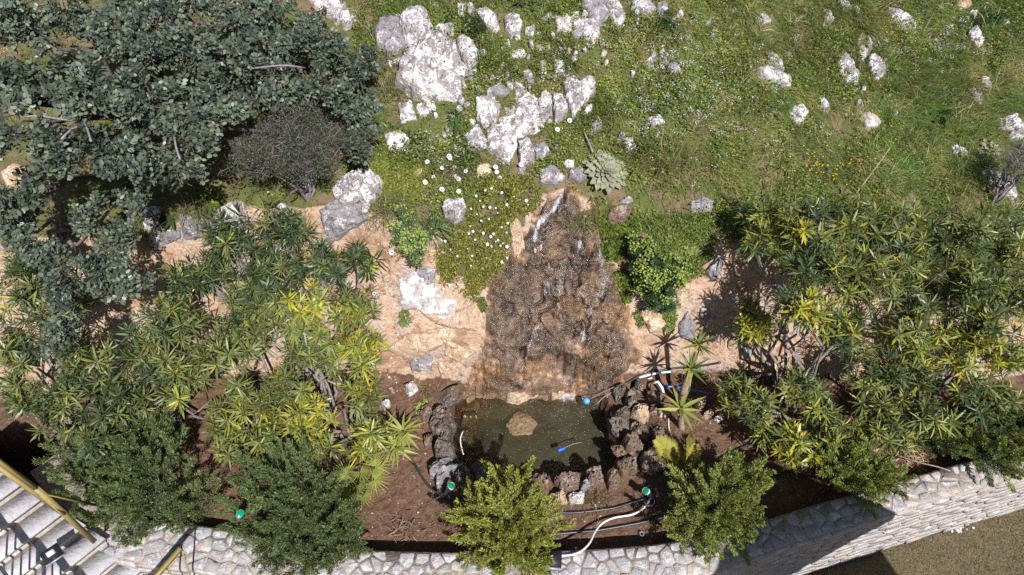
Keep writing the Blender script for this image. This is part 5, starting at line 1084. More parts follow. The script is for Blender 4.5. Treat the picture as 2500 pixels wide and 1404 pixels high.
def rosette(label, u, v, rpx, n, seed, wd=1.0):
    g = np.random.default_rng(seed); b = G1(u, v); nn = unit(gnormal(np.array([b[0]]), np.array([b[1]]))[0] + np.array([0, -.1, .3])); R = rpx * pxm(b); e = empty('mullein_plant', b, label, 'plant'); q0 = Vector(tuple(nn)).to_track_quat('Z', 'Y')
    for k in range(n):
        f = (k + .5) / n; a = k * 2.39996; L = R * (.26 + .30 * f); r0 = R * .62 * f
        q = q0 @ Quaternion((0, 0, 1), a) @ Quaternion((0, 1, 0), -math.radians(np.interp(f, [0, .5, 1], [55, 28, 6]) + g.normal(0, 6))) @ Quaternion((1, 0, 0), g.normal(0, .15))
        p = q0 @ Vector((math.cos(a) * r0, math.sin(a) * r0, .02 + .07 * (1 - f)))
        link('leaf', WLF[k % 4], e, tuple(p), q, (L, L * wd * g.uniform(.85, 1.1), L))
rosette('large pale grey felted mullein rosette beside the water outlet', 1476, 424, 54, 70, 1)
rosette('wilted grey felted mullein near the right edge', 2410, 372, 34, 22, 2, .8)

# ------------------------------------------------------------------ yuccas, fan palm, young date palm
def blades(n, L, W, seed, cols, el0=-15, el1=80, droop=.25, name='leaf'):
    return None
def yucca(label, heads, base, seed, cols, trunk=.03, n=26, L=.26, W=.034, name='yucca'):
    g = np.random.default_rng(seed); b = np.asarray(base); e = empty(name, b, label, 'yucca')
    B1 = np.zeros((1, 3)); ms = []
    for k in range(5):
        V, Q, C = strips(B1, np.array([[1., 0, 0]]), np.array([1.]), np.array([W / L]), np.array([g.uniform(.05, .3)]), 6, .18, pick(cols, 1, g, .12)); ms.append(mesh('leaf', V, Q, None, 'palm_leaf', {'Col': C}))
    tb = Buf()
    for (u, v, z) in heads:
        c = A(float(u), float(v), z); m = c - (0, 0, .04); P = np.array([b + np.append(g.normal(0, .02, 2), -.03), (b + m) / 2 + g.normal(0, .02, 3), m]); V, Q, T = tube(smooth_line(P, .05), trunk, 8); tb.add(V, Q, T)
        for k in range(n):
            f = k / n; a = k * 2.4 + g.normal(0, .15); el = math.radians(np.interp(f, [0, .5, 1], [-8, 28, 76]) + g.normal(0, 8)); q = Quaternion((0, 0, 1), a) @ Quaternion((0, 1, 0), -el) @ Quaternion((1, 0, 0), g.normal(0, .2)); s = L * np.interp(f, [0, .5, 1], [.85, 1.05, .7]) * g.uniform(.85, 1.1)
            link('leaf', ms[k % 5], e, tuple(c - b + np.array([0, 0, .04 * f])), q, float(s))
    tb.obj('trunk', 'yucca_trunk', e); return e
YL = ((.26, .29, .075), (.21, .255, .065), (.33, .34, .09)); YD = ((.12, .155, .045), (.16, .19, .05), (.28, .28, .06))
yucca('pair of yellow green yuccas left of the pond', [(986, 1060, .42), (968, 1098, .36), (930, 1068, .3)], G1(985, 1090), 1, YL, .022, 24, .24, .032)
yucca('tall yucca on leaning trunks right of the pond', [(1705, 845, 1.0), (1684, 905, .85)], G1(1668, 985), 2, YD, .026, 20, .20, .026)
yucca('small lime yucca in front of the tall yucca', [(1662, 1002, .5)], G1(1668, 1040), 3, YL, .03, 13, .25, .036)
def fan_mesh(seed):
    g = np.random.default_rng(seed); n = 22; a = np.radians(np.linspace(-135, 135, n)); D = np.stack([np.cos(a), np.sin(a), .18 + 0 * a], -1)
    V, Q, C = strips(np.zeros((n, 3)), D, .9 + .2 * np.cos(a) ** 2 + g.normal(0, .03, n), np.full(n, .065), np.full(n, .18), 4, .25, pick(((.30, .33, .085), (.25, .29, .07), (.36, .37, .11)), n, g, .1))
    return mesh('fan_leaf', V, Q, None, 'palm_leaf', {'Col': C})
FM = [fan_mesh(600 + i) for i in range(3)]
b = G1(885, 1185); e = empty('fan_palm', b, 'small lime green fan palm between juniper and pond', 'palm'); sb = Buf(); g = np.random.default_rng(9)
for k, (u, v, z, s) in enumerate([(918, 1138, .30, .19), (846, 1158, .30, .20), (868, 1195, .34, .21), (916, 1172, .28, .18), (836, 1195, .26, .17), (885, 1215, .26, .16), (880, 1155, .38, .18)]):
    c = A(float(u), float(v), z); d = unit((c - b) * np.array([1, 1, .5])); q = Vector((d[0], d[1], 0)).to_track_quat('X', 'Z') @ Quaternion((0, 1, 0), -.35 + g.normal(0, .2)) @ Quaternion((1, 0, 0), g.normal(0, .35))
    link('fan_leaf', FM[k % 3], e, tuple(c - b), q, s); limb(sb, b, c, .007, .004, g, .05, 6, 5, (.22, .26, .08))
sb.obj('stalk', 'palm_leaf', e)
def frond(seed):
    g = np.random.default_rng(seed); n = 34; t = np.linspace(.12, 1, n); Ln = .30 * np.sin(np.pi * (t * .82 + .12)) + .05; bf = Buf()
    for sg in (-1, 1):
        B = np.stack([t, 0 * t, .35 * t - .3 * t * t], -1); D = np.stack([.75 + .2 * t, sg * np.ones(n), .35 + 0 * t], -1); V, Q, C = strips(B, D, Ln * g.uniform(.9, 1.1, n), np.full(n, .030), np.full(n, .15), 3, 0, pick(((.40, .37, .08), (.33, .33, .07), (.46, .40, .10)), n, g, .1)); bf.add(V, Q, None, C)
    x = np.linspace(0, 1, 8); V, Q, T = tube(np.stack([x, 0 * x, .35 * x - .3 * x * x], -1), np.linspace(.014, .004, 8), 5, False); bf.add(V, Q, T, (.38, .36, .1)); return bf.mesh('frond', 'palm_leaf')
FRM = [frond(i) for i in (1, 2)]
b = G1(1668, 1142); e = empty('date_palm', b, 'young yellow date palm with three feathery fronds', 'palm')
for k, (u, v, z, s) in enumerate([(1598, 1072, .42, 1), (1672, 1068, .5, 1), (1698, 1082, .4, .8), (1618, 1108, .34, .6)]):
    c = A(float(u), float(v), z); d = c - b; L = np.linalg.norm(d); q = Vector(tuple(d)).to_track_quat('X', 'Z') @ Quaternion((1, 0, 0), (-.5, .4, .6, 0)[k]); link('frond', FRM[k % 2], e, (0, 0, 0), q, float(L))
# ------------------------------------------------------------------ meadow on the hillside
g = np.random.default_rng(77)
def hillpts(n, vmax=770):
    out = []
    while sum(map(len, out)) < n:
        x = g.uniform(-6.2, 7.5, n); y = g.uniform(4.2, 9.6, n); yt = np.interp(x, _tp[:, 0], _tp[:, 1]); z = hfast(x, y); P = np.stack([x, y, z], -1); u, v = proj(P)
        k = (y > yt - .06) & (u > -250) & (u < 2800) & (v > -330) & (v < vmax) & ~onrock(u, v)
        out.append(P[k])
    return np.concatenate(out)[:n]
BARE = [pts(s) for s in ('1380,445 1560,455 1740,480 1720,515 1560,515 1440,480', '1385,180 1440,178 1470,205 1420,220', '1320,420 1440,420 1440,520 1330,520')]
def bare(u, v):
    k = np.zeros(u.shape)
    for P in BARE: k = np.maximum(k, inpoly(u, v, P) * .93)
    k = np.maximum(k, sstep(.22, .34, fbm(np.stack([u / 85, v / 60, 0 * u], -1), 3, 91) + .14 * np.exp(-((u - 1230) / 260) ** 2)) * .8)
    for P in SHELF: k = np.maximum(k, inpoly(u, v, P) * .55)
    k = np.maximum(k, np.where((u < 860) & (v < 560), .86, 0)); return k
P = hillpts(330000); u, v = proj(P); pn = fbm(P * np.array([1.3, 1.3, 0]) + 4, 3, 92); pf = fbm(P * np.array([5, 5, 0]), 2, 93); cen = np.exp(-((u - 1350) / 520) ** 2) 
keep = g.random(len(P)) > bare(u, v); keep &= g.random(len(P)) < (.75 + .25 * sstep(1500, 1900, u) + .2 * pn); P, u, v, pn, pf, cen = [a[keep] for a in (P, u, v, pn, pf, cen)]; n = len(P)
CG = np.array([(.195, .26, .056), (.14, .20, .05), (.28, .31, .08), (.42, .36, .22), (.095, .145, .046)])
pr = np.stack([.9 + .8 * pn, .8 - .5 * pn + 0 * u, .35 + .9 * cen, .16 + .35 * (pf > .12) + .18 * sstep(1900, 2500, u), .45 + .5 * sstep(1800, 2400, u)], -1); pr = np.clip(pr, .02, None); pr /= pr.sum(1, keepdims=True)
ci = (g.random(n)[:, None] > np.cumsum(pr, 1)).sum(1).clip(0, 4); mod = fbm(P * np.array([2.6, 2.6, 0]) + 77, 3, 97); C = CG[ci] * (1 + g.normal(0, .22, (n, 1))) * (1 + .55 * mod[:, None]) * np.stack([1 + .35 * pf, 1 + 0 * pf, 1 + .2 * pf], -1)
L = (.07 + .13 * g.random(n) ** 1.4 + .08 * sstep(1600, 2000, u)) * (.7 + .7 * sstep(-.3, .5, pn)); fl = fbm(P * np.array([1.1, 1.1, 0]) + 30, 2, 94) * 2.5
D = np.stack([.35 + np.cos(fl) * .4 + g.normal(0, .5, n), -.45 + np.sin(fl) * .4 + g.normal(0, .5, n), .55 + .5 * g.random(n)], -1); dr = g.uniform(.15, .8, n)
def fast_blades(P, D, L, W, dr, C):
    n = len(P); D = unit(D); s = unit(np.cross(D, [0, 0, 1.]) + g.normal(0, .25, (n, 3))); W = (np.broadcast_to(W, (n,)) / 2)[:, None]; L = L[:, None]; dn = np.array([0, 0, -1.]) * (dr[:, None] * L)
    V = np.stack([P - s * W, P + s * W, P + D * L * .5 - s * W * .8 + dn * .25, P + D * L * .5 + s * W * .8 + dn * .25, P + D * L + dn], 1).reshape(-1, 3); k = np.arange(n)[:, None] * 5
    return V, k + np.array([[0, 1, 3, 2]]), k + np.array([[2, 3, 4]]), np.repeat(C, 5, 0)
V, Q, T, Cc = fast_blades(P - (0, 0, .008), D, L, g.uniform(.004, .0075, n), dr, np.clip(C, .01, 1))
tag(link('meadow_grass', mesh('meadow_grass', V, Q, T, 'grass_blade', {'Col': Cc})), 'green and straw coloured grass covering the hillside', 'grass', kind='stuff')
# taller tufts standing out of the sward
cc_ = hillpts(2600); u, v = proj(cc_); k = (g.random(len(cc_)) > bare(u, v)) & (g.random(len(cc_)) < .45 + .5 * sstep(1500, 2100, u)); cc_ = cc_[k]; m = 34; n = len(cc_) * m; hue = np.repeat(g.integers(0, 5, len(cc_)), m); hl = np.repeat(g.uniform(.6, 1.6, len(cc_)) * (1 + .6 * fbm(cc_ * np.array([1.5, 1.5, 0]), 2, 98)), m)
P = np.repeat(cc_, m, 0) + np.concatenate([g.normal(0, .03, (n, 2)), np.full((n, 1), -.01)], 1); a = g.random(n) * 6.283; D = np.stack([np.cos(a) * .6 + .15, np.sin(a) * .6 - .25, g.uniform(.45, 1.2, n)], -1)
C = (CG * .95)[np.where(g.random(n) < .75, hue, g.integers(0, 5, n))] * (1 + g.normal(0, .18, (n, 1))); V, Q, T, Cc = fast_blades(P, D, g.uniform(.10, .2, n) * hl, g.uniform(.004, .008, n), g.uniform(.2, .7, n), np.clip(C, .01, 1))
tag(link('meadow_tufts', mesh('meadow_tufts', V, Q, T, 'grass_blade', {'Col': Cc})), 'taller grass tufts rising from the hillside sward', 'grass', kind='stuff')
# leafy herbs between the blades
P = hillpts(400000); u, v = proj(P); a = fbm(P * np.array([2.2, 2.2, 0]) + 60, 3, 95); cen = np.exp(-((u - 1450) / 480) ** 2); keep = (g.random(len(P)) > bare(u, v)) & (a + .55 * cen + .12 * g.normal(size=len(P)) > .22)
P, u, v, a = P[keep], u[keep], v[keep], a[keep]; n = len(P); hh = .012 + (.05 + .08 * sstep(-.1, .5, a)) * g.random(n) ** 1.2
C = np.array([(.21, .25, .045), (.15, .20, .042), (.27, .29, .065), (.10, .15, .04)])[g.integers(0, 4, n)] * (1 + g.normal(0, .2, (n, 1))) * (1 + .7 * fbm(P * np.array([3.2, 3.2, 0]), 2, 99)[:, None]); B = P + np.stack([0 * hh, 0 * hh, hh], -1); Ls = g.uniform(.013, .030, n)
d = unit(g.normal(size=(n, 3)) * np.array([1, 1, .5])); nr = np.array([0, -.35, 1.]) + g.normal(0, .55, (n, 3)); s = unit(np.cross(d, nr)); W = (Ls * g.uniform(.3, .42, n))[:, None]; Lz = Ls[:, None]
V = np.stack([B, B + d * Lz * .5 - s * W, B + d * Lz, B + d * Lz * .5 + s * W], 1).reshape(-1, 3); Q = np.arange(n * 4).reshape(-1, 4)
tag(link('meadow_herbs', mesh('meadow_herbs', V, Q, None, 'soft_leaf', {'Col': np.repeat(np.clip(C, .01, 1), 4, 0)})), 'low leafy green herbs between the rocks', 'groundcover', kind='stuff')
# pale umbel tufts and yellow meadow flowers
cu = np.concatenate([g.normal(1700, 120, 150), g.normal(1430, 150, 40), g.normal(2290, 90, 70), g.normal(1060, 50, 30), g.normal(1800, 300, 80)]); cv = np.concatenate([g.normal(230, 110, 150), g.normal(110, 60, 40), g.normal(110, 60, 70), g.normal(350, 20, 30), g.normal(180, 140, 80)])
k = (cv > -200) & (cv < 470) & ~onrock(cu, cv); cu, cv = cu[k], cv[k]; c = G(cu, cv, .06); m = 16; n = len(c) * m
B = np.repeat(c, m, 0) + g.normal(0, 1, (n, 3)) * np.array([.022, .022, .012]); V, Q, T = leaves(B, rdir(n, g) * np.array([1, 1, .4]), np.array([0, -.3, 1.]) + g.normal(0, .3, (n, 3)), g.uniform(.008, .016, n), g.uniform(.007, .012, n), .05)
tag(link('pale_umbels', mesh('pale_umbels', V, Q, T, 'petal', {'Col': leafcol(pick(((.46, .50, .47), (.66, .68, .68), (.36, .42, .36)), n, g, .1))})), 'pale grey white flower tufts scattered in the grass', 'flowers', kind='stuff')
cu = np.concatenate([g.uniform(1560, 2460, 90), g.normal(2030, 70, 70), g.uniform(1150, 1560, 12), g.normal(2430, 20, 10)]); cv = np.concatenate([g.uniform(10, 470, 90), g.normal(395, 30, 70), g.uniform(60, 330, 12), g.normal(110, 10, 10)]); k = ~onrock(cu, cv); cu, cv = cu[k], cv[k]
c = G(cu, cv, .10); m = 6; n = len(c) * m; an = np.tile(np.arange(m) * 6.283 / m, len(c)); V, Q, T = leaves(np.repeat(c, m, 0), np.stack([np.cos(an), np.sin(an), .2 + 0 * an], -1), (0, 0, 1.), .0085, .0085, .0)
tag(link('yellow_flowers', mesh('yellow_flowers', V, Q, T, 'petal', {'Col': np.tile((.80, .62, .02), (n * 6, 1))})), 'tiny yellow flowers sprinkled over the meadow', 'flowers', kind='stuff')
# lawn blades
n = 70000; x = g.uniform(1.2, 6.2, n); y = g.uniform(1.2, 4.2, n); k = y < np.interp(x, WALL[:, 0], WALL[:, 1]) - .14; x, y = x[k], y[k]; n = len(x); P = np.stack([x, y, LAWNZ + .02 * fbm(xy0(x * 1.3, y * 1.3), 3, 21)], -1)
C = np.array([(.19, .145, .085), (.11, .105, .04), (.24, .19, .12), (.08, .09, .03)])[np.clip((g.random(n) * 4 + 2.2 * fbm(xy0(x * 2, y * 2), 3, 55)).astype(int), 0, 3)] * (1 + g.normal(0, .25, (n, 1)))
V, Q, T, Cc = fast_blades(P, np.stack([g.normal(0, .7, n), g.normal(0, .7, n), .6 + 0 * x], -1), g.uniform(.02, .045, n), .004, g.uniform(.1, .5, n), np.clip(C, .01, 1))
tag(link('lawn_grass', mesh('lawn_grass', V, Q, T, 'grass_blade', {'Col': Cc})), 'short dry lawn grass outside the wall', 'grass', kind='stuff')

# ------------------------------------------------------------------ pebbles, crumbs and litter on the bed and bank
def pebbles(name, label, u, v, r, cols, mat='soil_crumb'):
    n = len(u); c = G(u, v, .0); oc = np.array([(1, 0, 0), (0, 1, 0), (-1, 0, 0), (0, -1, 0), (0, 0, 1), (.6, .6, .5), (-.6, .6, .5), (-.6, -.6, .5), (.6, -.6, .5)], float)
    V = c[:, None] + oc[None] * (r[:, None, None] * g.uniform(.55, 1.2, (n, 9, 3))); F = np.array([(0, 1, 5), (1, 2, 6), (2, 3, 7), (3, 0, 8), (5, 4, 8), (6, 4, 5), (7, 4, 6), (8, 4, 7), (0, 5, 8), (1, 6, 5), (2, 7, 6), (3, 8, 7)])
    T = (np.arange(n)[:, None, None] * 9 + F[None]).reshape(-1, 3); o = link(name, mesh(name, V.reshape(-1, 3), None, T, mat, {'Col': np.repeat(pick(cols, n, g, .2), 9, 0)}, False)); return tag(o, label, 'gravel', kind='stuff')
t = MT('soil_crumb'); t.base(t.attr(), .9, .15); M['soil_crumb'] = t.m
def bedpts(n, polys): 
    out = []
    for s, w_ in polys:
        P = pts(s); q = g.uniform(P.min(0), P.max(0), (int(n * w_) * 3, 2)); q = q[inpoly(q[:, 0], q[:, 1], P)][:int(n * w_)]; out.append(q)
    return np.concatenate(out)
BED = [('520,1000 1000,940 1050,1000 1050,1180 1300,1240 1600,1180 1640,1320 1300,1340 900,1345 620,1290', .62), ('1600,1000 1760,1000 1800,1120 2000,1120 2300,1100 2300,1160 1900,1270 1660,1320 1600,1200', .38)]
q = bedpts(2600, BED); pebbles('bed_gravel', 'small pale stones and crumbs on the brown soil', q[:, 0], q[:, 1], .003 + .010 * g.random(len(q)) ** 3, ((.30, .22, .16), (.19, .12, .08), (.42, .35, .28), (.14, .085, .055)))
BANK = [('1640,720 1760,640 1960,640 2150,760 2250,900 2000,960 1700,930 1580,900', .62), ('880,560 1000,540 1000,660 960,900 1060,940 960,960 890,900', .25), ('60,520 340,480 480,600 420,680 150,620', .13)]
q = bedpts(1500, BANK); pebbles('bank_rubble', 'crumbled clay and small stones on the bank', q[:, 0], q[:, 1], .005 + .016 * g.random(len(q)) ** 2.2, ((.46, .30, .18), (.36, .21, .12), (.55, .42, .30), (.30, .24, .20)))
q = bedpts(900, BED); c = G(q[:, 0], q[:, 1], .006); n = len(c); V, Q, T = leaves(c, rdir(n, g) * np.array([1, 1, .12]), np.array([0, 0, 1.]) + g.normal(0, .3, (n, 3)), g.uniform(.02, .07, n), g.uniform(.003, .009, n), .05)
tag(link('leaf_litter', mesh('leaf_litter', V, Q, T, 'soft_leaf', {'Col': leafcol(pick(((.34, .24, .15), (.24, .16, .10), (.42, .33, .20)), n, g))})), 'dry leaves and bits of twig on the soil', 'litter', kind='stuff')
# white chippings on the lawn
lw = np.array([A(2338., 1284., LAWNZ)])[0]; n = 60; c = lw + np.stack([g.normal(0, .05, n), g.normal(0, .04, n), .008 + 0 * np.arange(n)], -1)
V, Q, T = leaves(c, rdir(n, g) * np.array([1, 1, .2]), np.array([0, 0, 1.]) + g.normal(0, .3, (n, 3)), .03, .024, -.1); o = solo('white_chippings', V, Q, T, 'petal', lw, {'Col': leafcol(pick(((.78, .76, .72),), n, g, .08))}); tag(o, 'small heap of white chippings on the lawn below the wall', 'chippings', kind='stuff')

# ------------------------------------------------------------------ daisies
for (u, v) in [(1099, 386), (1096, 381), (1079, 410), (1137, 418), (1058, 432), (1038, 445), (1119, 437), (1079, 462), (1210, 408), (1221, 433), (1242, 447), (1272, 402), (1361, 316), (1391, 294), (1060, 265), (1213, 420), (1035, 571), (956, 617), (1120, 467), (1043, 395)]:
    p = G1(u, v, .07); b = p - (0, .0, .075); e = empty('daisy', b, 'white daisy with a dark centre above the clay bank', 'daisy', 'white daisies above the pond'); bl = link('bloom', FD, e, (0, 0, .075), quat(unit(np.array([g.normal(0, .3), -.45, .8])), g.random() * 6), float(g.uniform(.6, .95))); link('centre', FDC, bl)
    V, Q, T = tube([b, b + (0, 0, .04), b + (0, 0, .073)], .002, 4, False); solo('stem', V, Q, T, 'palm_leaf', wloc(e), {'Col': np.tile((.12, .16, .04), (len(V), 1))}, True, e)
for (u, v) in [(1722, 594), (1793, 623), (1818, 619), (1765, 628), (2414, 528)]:
    p = G1(u, v, .06); o = link('violet_flower', flower(int(u), 5, .014, .013, (.42, .36, .85), (.6, .5, .2), .003), None, tuple(p), quat((0, -.5, .85), 0)); tag(o, 'tiny violet flower at the top of the right bank', 'flower', 'violet flowers by the right bank')

# ------------------------------------------------------------------ garden lamps, floodlights
def disc(c, ax, r, n=18, dome=.2):
    ax = unit(ax); s = unit(np.cross(ax, [0, 1., .3])); b = np.cross(ax, s); a = np.arange(n) * 6.283 / n; R1 = c + r * (np.cos(a)[:, None] * s + np.sin(a)[:, None] * b); R2 = c + ax * r * dome * .8 + .6 * r * (np.cos(a)[:, None] * s + np.sin(a)[:, None] * b)
    V = np.concatenate([R1, R2, [c + ax * r * dome]]); return V, gridfaces(2, n, True), [(n + i, n + (i + 1) % n, 2 * n) for i in range(n)]
def lamp(label, foot, head, r=.031):
    foot = np.asarray(foot); head = np.asarray(head); ax = unit(head - foot); e = empty('garden_lamp', foot, label, 'lamp', 'green garden lamps')
    P = [foot + (head - foot) * k for k in (0, .35, .5, .9, 1.)]; V, Q, T = tube(P, [r * .5, r * .6, r * .72, r * .98, r], 16); solo('housing', V, Q, T, 'grey_metal', wloc(e), None, True, e)
    V, Q, T = tube([head - ax * .012, head + ax * .006], r * 1.08, 18, False); rm_ = solo('rim', V, Q, T, 'white_plastic', wloc(e), None, True, e)
    V, Q, T = disc(head + ax * .004, ax, r * 1.0); solo('green_lens', V, Q, T, 'green_lens', wloc(e), None, True, rm_)
    V, Q, T = tube([foot + (0, 0, .03), foot - (0, 0, .1)], [.012, .004], 6); solo('ground_spike', V, Q, T, 'black_metal', wloc(e), None, True, e); return e
lamp('green lensed garden lamp at the left front corner of the pond', A(1086., 1207., .17), A(1102., 1186., .32))
lamp('green lensed garden lamp right of the pond by the juniper', A(1596., 1215., .17), A(1577., 1199., .31))
lamp('green lensed garden lamp between the two dark junipers', A(578., 1272., .5), A(586., 1254., .78), .029)
def flood(label, u, v, z, yaw, tilt, sx=.17, sy=.13):
    c = A(float(u), float(v), z); e = empty('floodlight', c - (0, 0, .05), label, 'floodlight'); R = np.array(Quaternion((0, 0, 1), yaw).to_matrix() @ Quaternion((1, 0, 0), tilt).to_matrix())
    def bx(x0, x1, y0, y1, z0, z1): return np.array([(x, y, z) for z in (z0, z1) for x, y in ((x0, y0), (x1, y0), (x1, y1), (x0, y1))]) @ R.T + c
    F = [(3, 2, 1, 0), (4, 5, 6, 7), (0, 1, 5, 4), (1, 2, 6, 5), (2, 3, 7, 6), (3, 0, 4, 7)]
    hs_ = solo('housing', bx(-sx / 2, sx / 2, -sy / 2, sy / 2, -.025, .02), F, None, 'black_metal', None, None, False, e); solo('front_frame', bx(-sx / 2 - .006, sx / 2 + .006, -sy / 2 - .014, -sy / 2 - .001, -.035, .03), F, None, 'grey_metal', None, None, False, e)
    solo('bracket', bx(-.02, .02, -.02, .02, -.07, -.026), F, None, 'black_metal', None, None, False, e); solo('glass', bx(-sx * .22, sx * .22, -sy * .1, sy * .3, .0205, .024), F, None, 'glass_face' if tilt > .5 else 'black_metal', None, None, False, hs_); return e
flood('black floodlight lying on the wall cap below the golden juniper', 1346, 1366, .37, -.08, .15)
flood('small black floodlight with a pale glass on the steps', 126, 1352, .75, .75, .7, .13, .10)

# ------------------------------------------------------------------ hoses, pipes, conduit
def hose(name, label, P, r, mat, cat='hose', n=8, parent=None):
    P = smooth_line(np.asarray(P), .04); V, Q, T = tube(P, r, n); o = solo(name, V, Q, T, mat); return tag(o, label, cat)
def on(s, dh): q = pts(s); return G(q[:, 0], q[:, 1], dh)
def atz(*a): return np.array([A(float(u), float(v), z) for u, v, z in a])
hose('irrigation_hose', 'black hose on the soil from the golden juniper to the lamp', on('1330,1258 1366,1252 1400,1252 1450,1247 1500,1240 1540,1228 1580,1216', .016), .012, 'black_hose')
hose('irrigation_hose', 'black hose on the soil crossing under the white conduit', on('1310,1312 1340,1306 1400,1300 1450,1296 1500,1288 1560,1277 1600,1268', .016), .012, 'black_hose')
hose('hose_connector', 'short black fitting at the end of the lower hose', on('1596,1269 1612,1265 1626,1260', .02), .02, 'black_hose', 'fitting')
hose('irrigation_hose', 'short black hose end lying near the wall', on('1325,1342 1350,1337 1380,1331', .016), .010, 'black_hose')
hose('irrigation_hose', 'black hose running from the left yucca to the lamp', on('1005,1125 1015,1138 1030,1165 1050,1190 1075,1207 1100,1222 1125,1232', .016), .012, 'black_hose')
hose('irrigation_hose', 'long black hose on the soil behind the right juniper', on('1640,1190 1690,1160 1745,1128 1790,1102 1850,1075 1880,1060', .016), .011, 'black_hose')
hose('irrigation_hose', 'black hose along the wall beside the small right juniper', on('1860,1172 1900,1160 1960,1145 2000,1137 2240,1108 2310,1100 2380,1088', .016), .010, 'black_hose')
hose('irrigation_hose', 'black hose behind the yellow oleander leaves', on('520,1012 560,1022 600,1032 650,1045', .016), .010, 'black_hose')
hose('white_conduit', 'white cable conduit curving from the lamp to the wall', atz((1592, 1214, .16), (1585, 1222, .14), (1572, 1240, .12), (1545, 1256, .12), (1500, 1264, .13), (1470, 1278, .16), (1452, 1300, .22), (1440, 1325, .3), (1420, 1345, .345), (1395, 1355, .35), (1360, 1356, .34), (1330, 1350, .32)), .0085, 'white_plastic', 'conduit')
hose('white_cable', 'thin white cable looped beside the right lamp', on('1572,1222 1578,1233 1590,1236 1598,1228 1596,1218', .012), .005, 'white_plastic', 'cable')
hose('white_cable', 'thin white cable at the foot of the left lamp', on('1060,1220 1068,1216 1078,1210 1084,1205', .012), .006, 'white_plastic', 'cable')
hose('white_cable', 'short white cable end right of the left lamp', on('1094,1208 1097,1216 1099,1222', .012), .005, 'white_plastic', 'cable')
hose('white_cable', 'thin white wire on the soil behind the date palm', on('1632,1020 1634,1050 1645,1075 1650,1095', .012), .006, 'white_plastic', 'cable')
hose('grey_cable', 'grey wire end below the date palm', atz((1656, 1138, .2), (1652, 1155, .16), (1635, 1176, .13)), .005, 'grey_metal', 'cable')
hose('white_stake', 'short white stub standing inside the wall', atz((1408, 1352, .12), (1407, 1345, .2), (1406, 1338, .27)), .010, 'white_plastic', 'stake')
hose('white_cable', 'pale stick at the left edge of the pond water', atz((1131, 1052, .01), (1124, 1070, .02), (1126, 1090, .02), (1132, 1110, .01)), .006, 'white_plastic', 'stick')
hose('pale_pipe', 'thin pale pipe at the right back corner of the pond', atz((1560, 922, .22), (1600, 912, .26), (1640, 907, .3)), .011, 'white_plastic', 'pipe')
hose('black_pipe', 'black pipe lying beside the pale pipe above the pond', on('1500,948 1530,935 1570,915 1640,900 1700,895 1760,885', .03), .012, 'black_hose', 'pipe')
hose('pale_pipe', 'short pale pipe stub beneath the thin pale pipe', atz((1562, 926, .16), (1578, 924, .17), (1592, 922, .18)), .012, 'white_plastic', 'pipe')
hose('blue_pipe', 'blue water pipe behind the tall yucca trunk', on('1615,944 1640,944 1660,946 1700,955 1735,963', .05), .012, 'blue_plastic', 'pipe')
hose('blue_pipe', 'blue water pipe under the low right oleander', on('1922,990 1945,980 1965,968 1990,953', .06), .012, 'blue_plastic', 'pipe')
hose('blue_pipe', 'blue pipe glimpsed through the far right oleander', on('2120,918 2150,914 2175,912', .06), .012, 'blue_plastic', 'pipe')
hose('white_fitting', 'white pipe fitting at the end of the blue pipe', atz((1594, 936, .2), (1606, 932, .24), (1616, 946, .2), (1620, 960, .15)), .014, 'white_plastic', 'fitting')
hose('wire_stick', 'thin grey stick over the right corner of the water', atz((1440, 975, .06), (1470, 958, .12), (1500, 945, .2)), .005, 'grey_twig', 'stick')
hose('wire_stick', 'second thin stick lying across the water corner', atz((1455, 988, .03), (1480, 965, .08), (1510, 950, .16)), .005, 'grey_twig', 'stick')
hose('bottle_line', 'thin line floating behind the blue bottle', atz((1378, 1094, .012), (1400, 1084, .012), (1421, 1080, .012)), .004, 'grey_twig', 'line')
c = A(1432., 979., .02); V, Q, T = tube([c + (0, 0, z) for z in (-.036, -.03, -.018, 0, .018, .03, .036)], [.004, .02, .032, .037, .032, .02, .004], 16); tag(solo('float_ball', V, Q, T, 'pale_blue_plastic'), 'small blue float ball on the pond', 'float')
V, Q, T = tube(smooth_line(atz((1362, 1101, .012), (1366, 1099, .014), (1374, 1096, .014), (1379, 1094, .012)), .01), .016, 10); tag(solo('blue_bottle', V, Q, T, 'blue_plastic'), 'little blue bottle floating in the pond', 'bottle')
c = A(1567., 1304., .11); a = np.arange(21) * 6.283 / 20; V, Q, T = tube(np.stack([c[0] + .017 * np.cos(a), c[1] + .019 * np.sin(a), np.full(21, c[2] + .004)], -1), .005, 6, False); tag(solo('metal_ring', V, Q, T, 'grey_metal'), 'small pale ring lying on the soil', 'ring')
hose('dry_stalk', 'long pale dry stalk lying over the meadow', atz((2090, 472, 1.85), (2130, 420, 2.0), (2172, 362, 2.2)), .005, 'twig', 'stalk')
hose('dry_branch', 'dark dry branch beside the striped stone', on('1425,318 1433,338 1440,352 1447,372', .05), .009, 'grey_twig', 'branch')
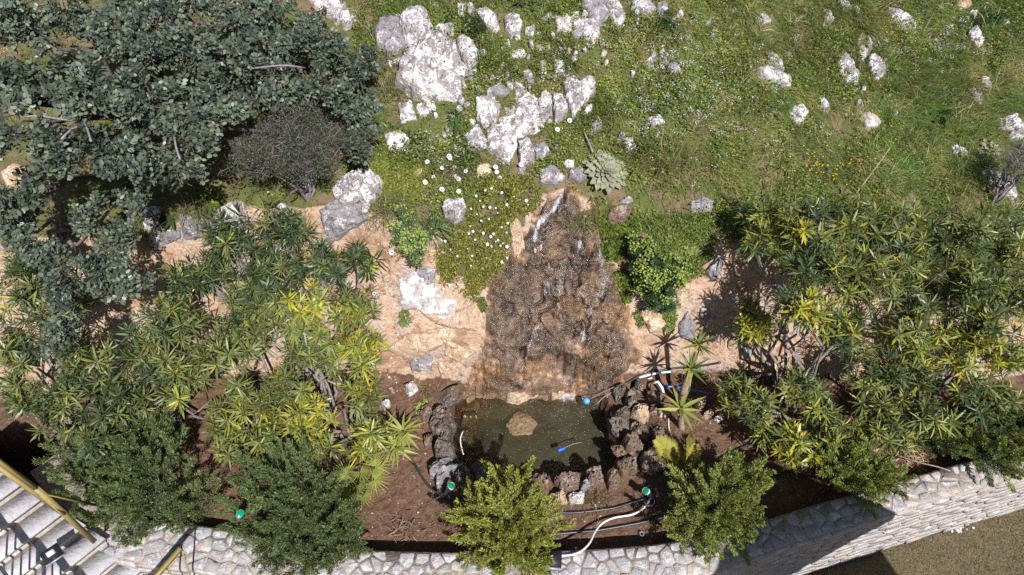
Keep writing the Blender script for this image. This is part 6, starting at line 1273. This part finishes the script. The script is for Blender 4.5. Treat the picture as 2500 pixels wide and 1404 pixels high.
def twigs(name, label, u, v, n, L, sp, seed, cols, z=None):
    g = np.random.default_rng(seed); b = G1(u, v, .0); B = b + np.stack([g.normal(0, sp, n), g.normal(0, sp, n), .01 + .06 * g.random(n)], -1); V, Q, T = leaves(B, rdir(n, g) * np.array([1, 1, .3]), rdir(n, g), L * g.uniform(.5, 1.3, n), g.uniform(.005, .011, n), .08)
    o = solo(name, V, Q, T, 'soft_leaf', b, {'Col': leafcol(pick(cols, n, g))}); tag(o, label, 'twigs', kind=None); return o
twigs('twig_pile', 'heap of dry twigs and leaves by the right wall', 2225, 1125, 260, .11, .10, 1, ((.40, .28, .19), (.30, .21, .14), (.50, .38, .27)))
twigs('twig_pile', 'scattered dry stalks on the soil left of the golden juniper', 985, 1290, 90, .10, .07, 2, ((.34, .25, .17), (.24, .17, .11), (.42, .33, .24)))
hose('dead_branch', 'thin bare branch lying over the right wall edge', atz((2190, 1112, .25), (2240, 1128, .3), (2290, 1140, .34), (2320, 1150, .34)), .006, 'twig', 'branch')
hose('dead_branch', 'second thin bare branch over the twig heap', atz((2205, 1085, .22), (2240, 1105, .28), (2255, 1125, .3)), .005, 'twig', 'branch')
# scrap of white sheet under the far right oleander
p = [A(u, v, .35) for u, v in ((2306., 820.), (2322., 812.), (2342., 826.), (2318., 842.))]; V = np.array(p + [q - (0, 0, .02) for q in p]); tag(solo('white_scrap', V, [(0, 1, 2, 3), (7, 6, 5, 4), (0, 4, 5, 1), (1, 5, 6, 2), (2, 6, 7, 3), (3, 7, 4, 0)], None, 'white_plastic', None, None, False), 'scrap of white board under the far right oleander', 'scrap')
for s, lb in (('1292,1378 1310,1362 1328,1368 1326,1386 1304,1392', 'broken red brown brick on the wall cap by the floodlight'), ('1322,1372 1338,1380 1330,1400 1312,1398', 'smaller brick crumb on the wall cap'), ('1300,1392 1322,1396 1318,1410 1296,1408', 'brick fragment at the bottom edge on the wall cap')):
    rock(s, .05, 'brick', lb, 'brick_rubble', 'rubble', 'brick rubble on the wall', zabs=.33, nt=24, nr=6, lump=.3)
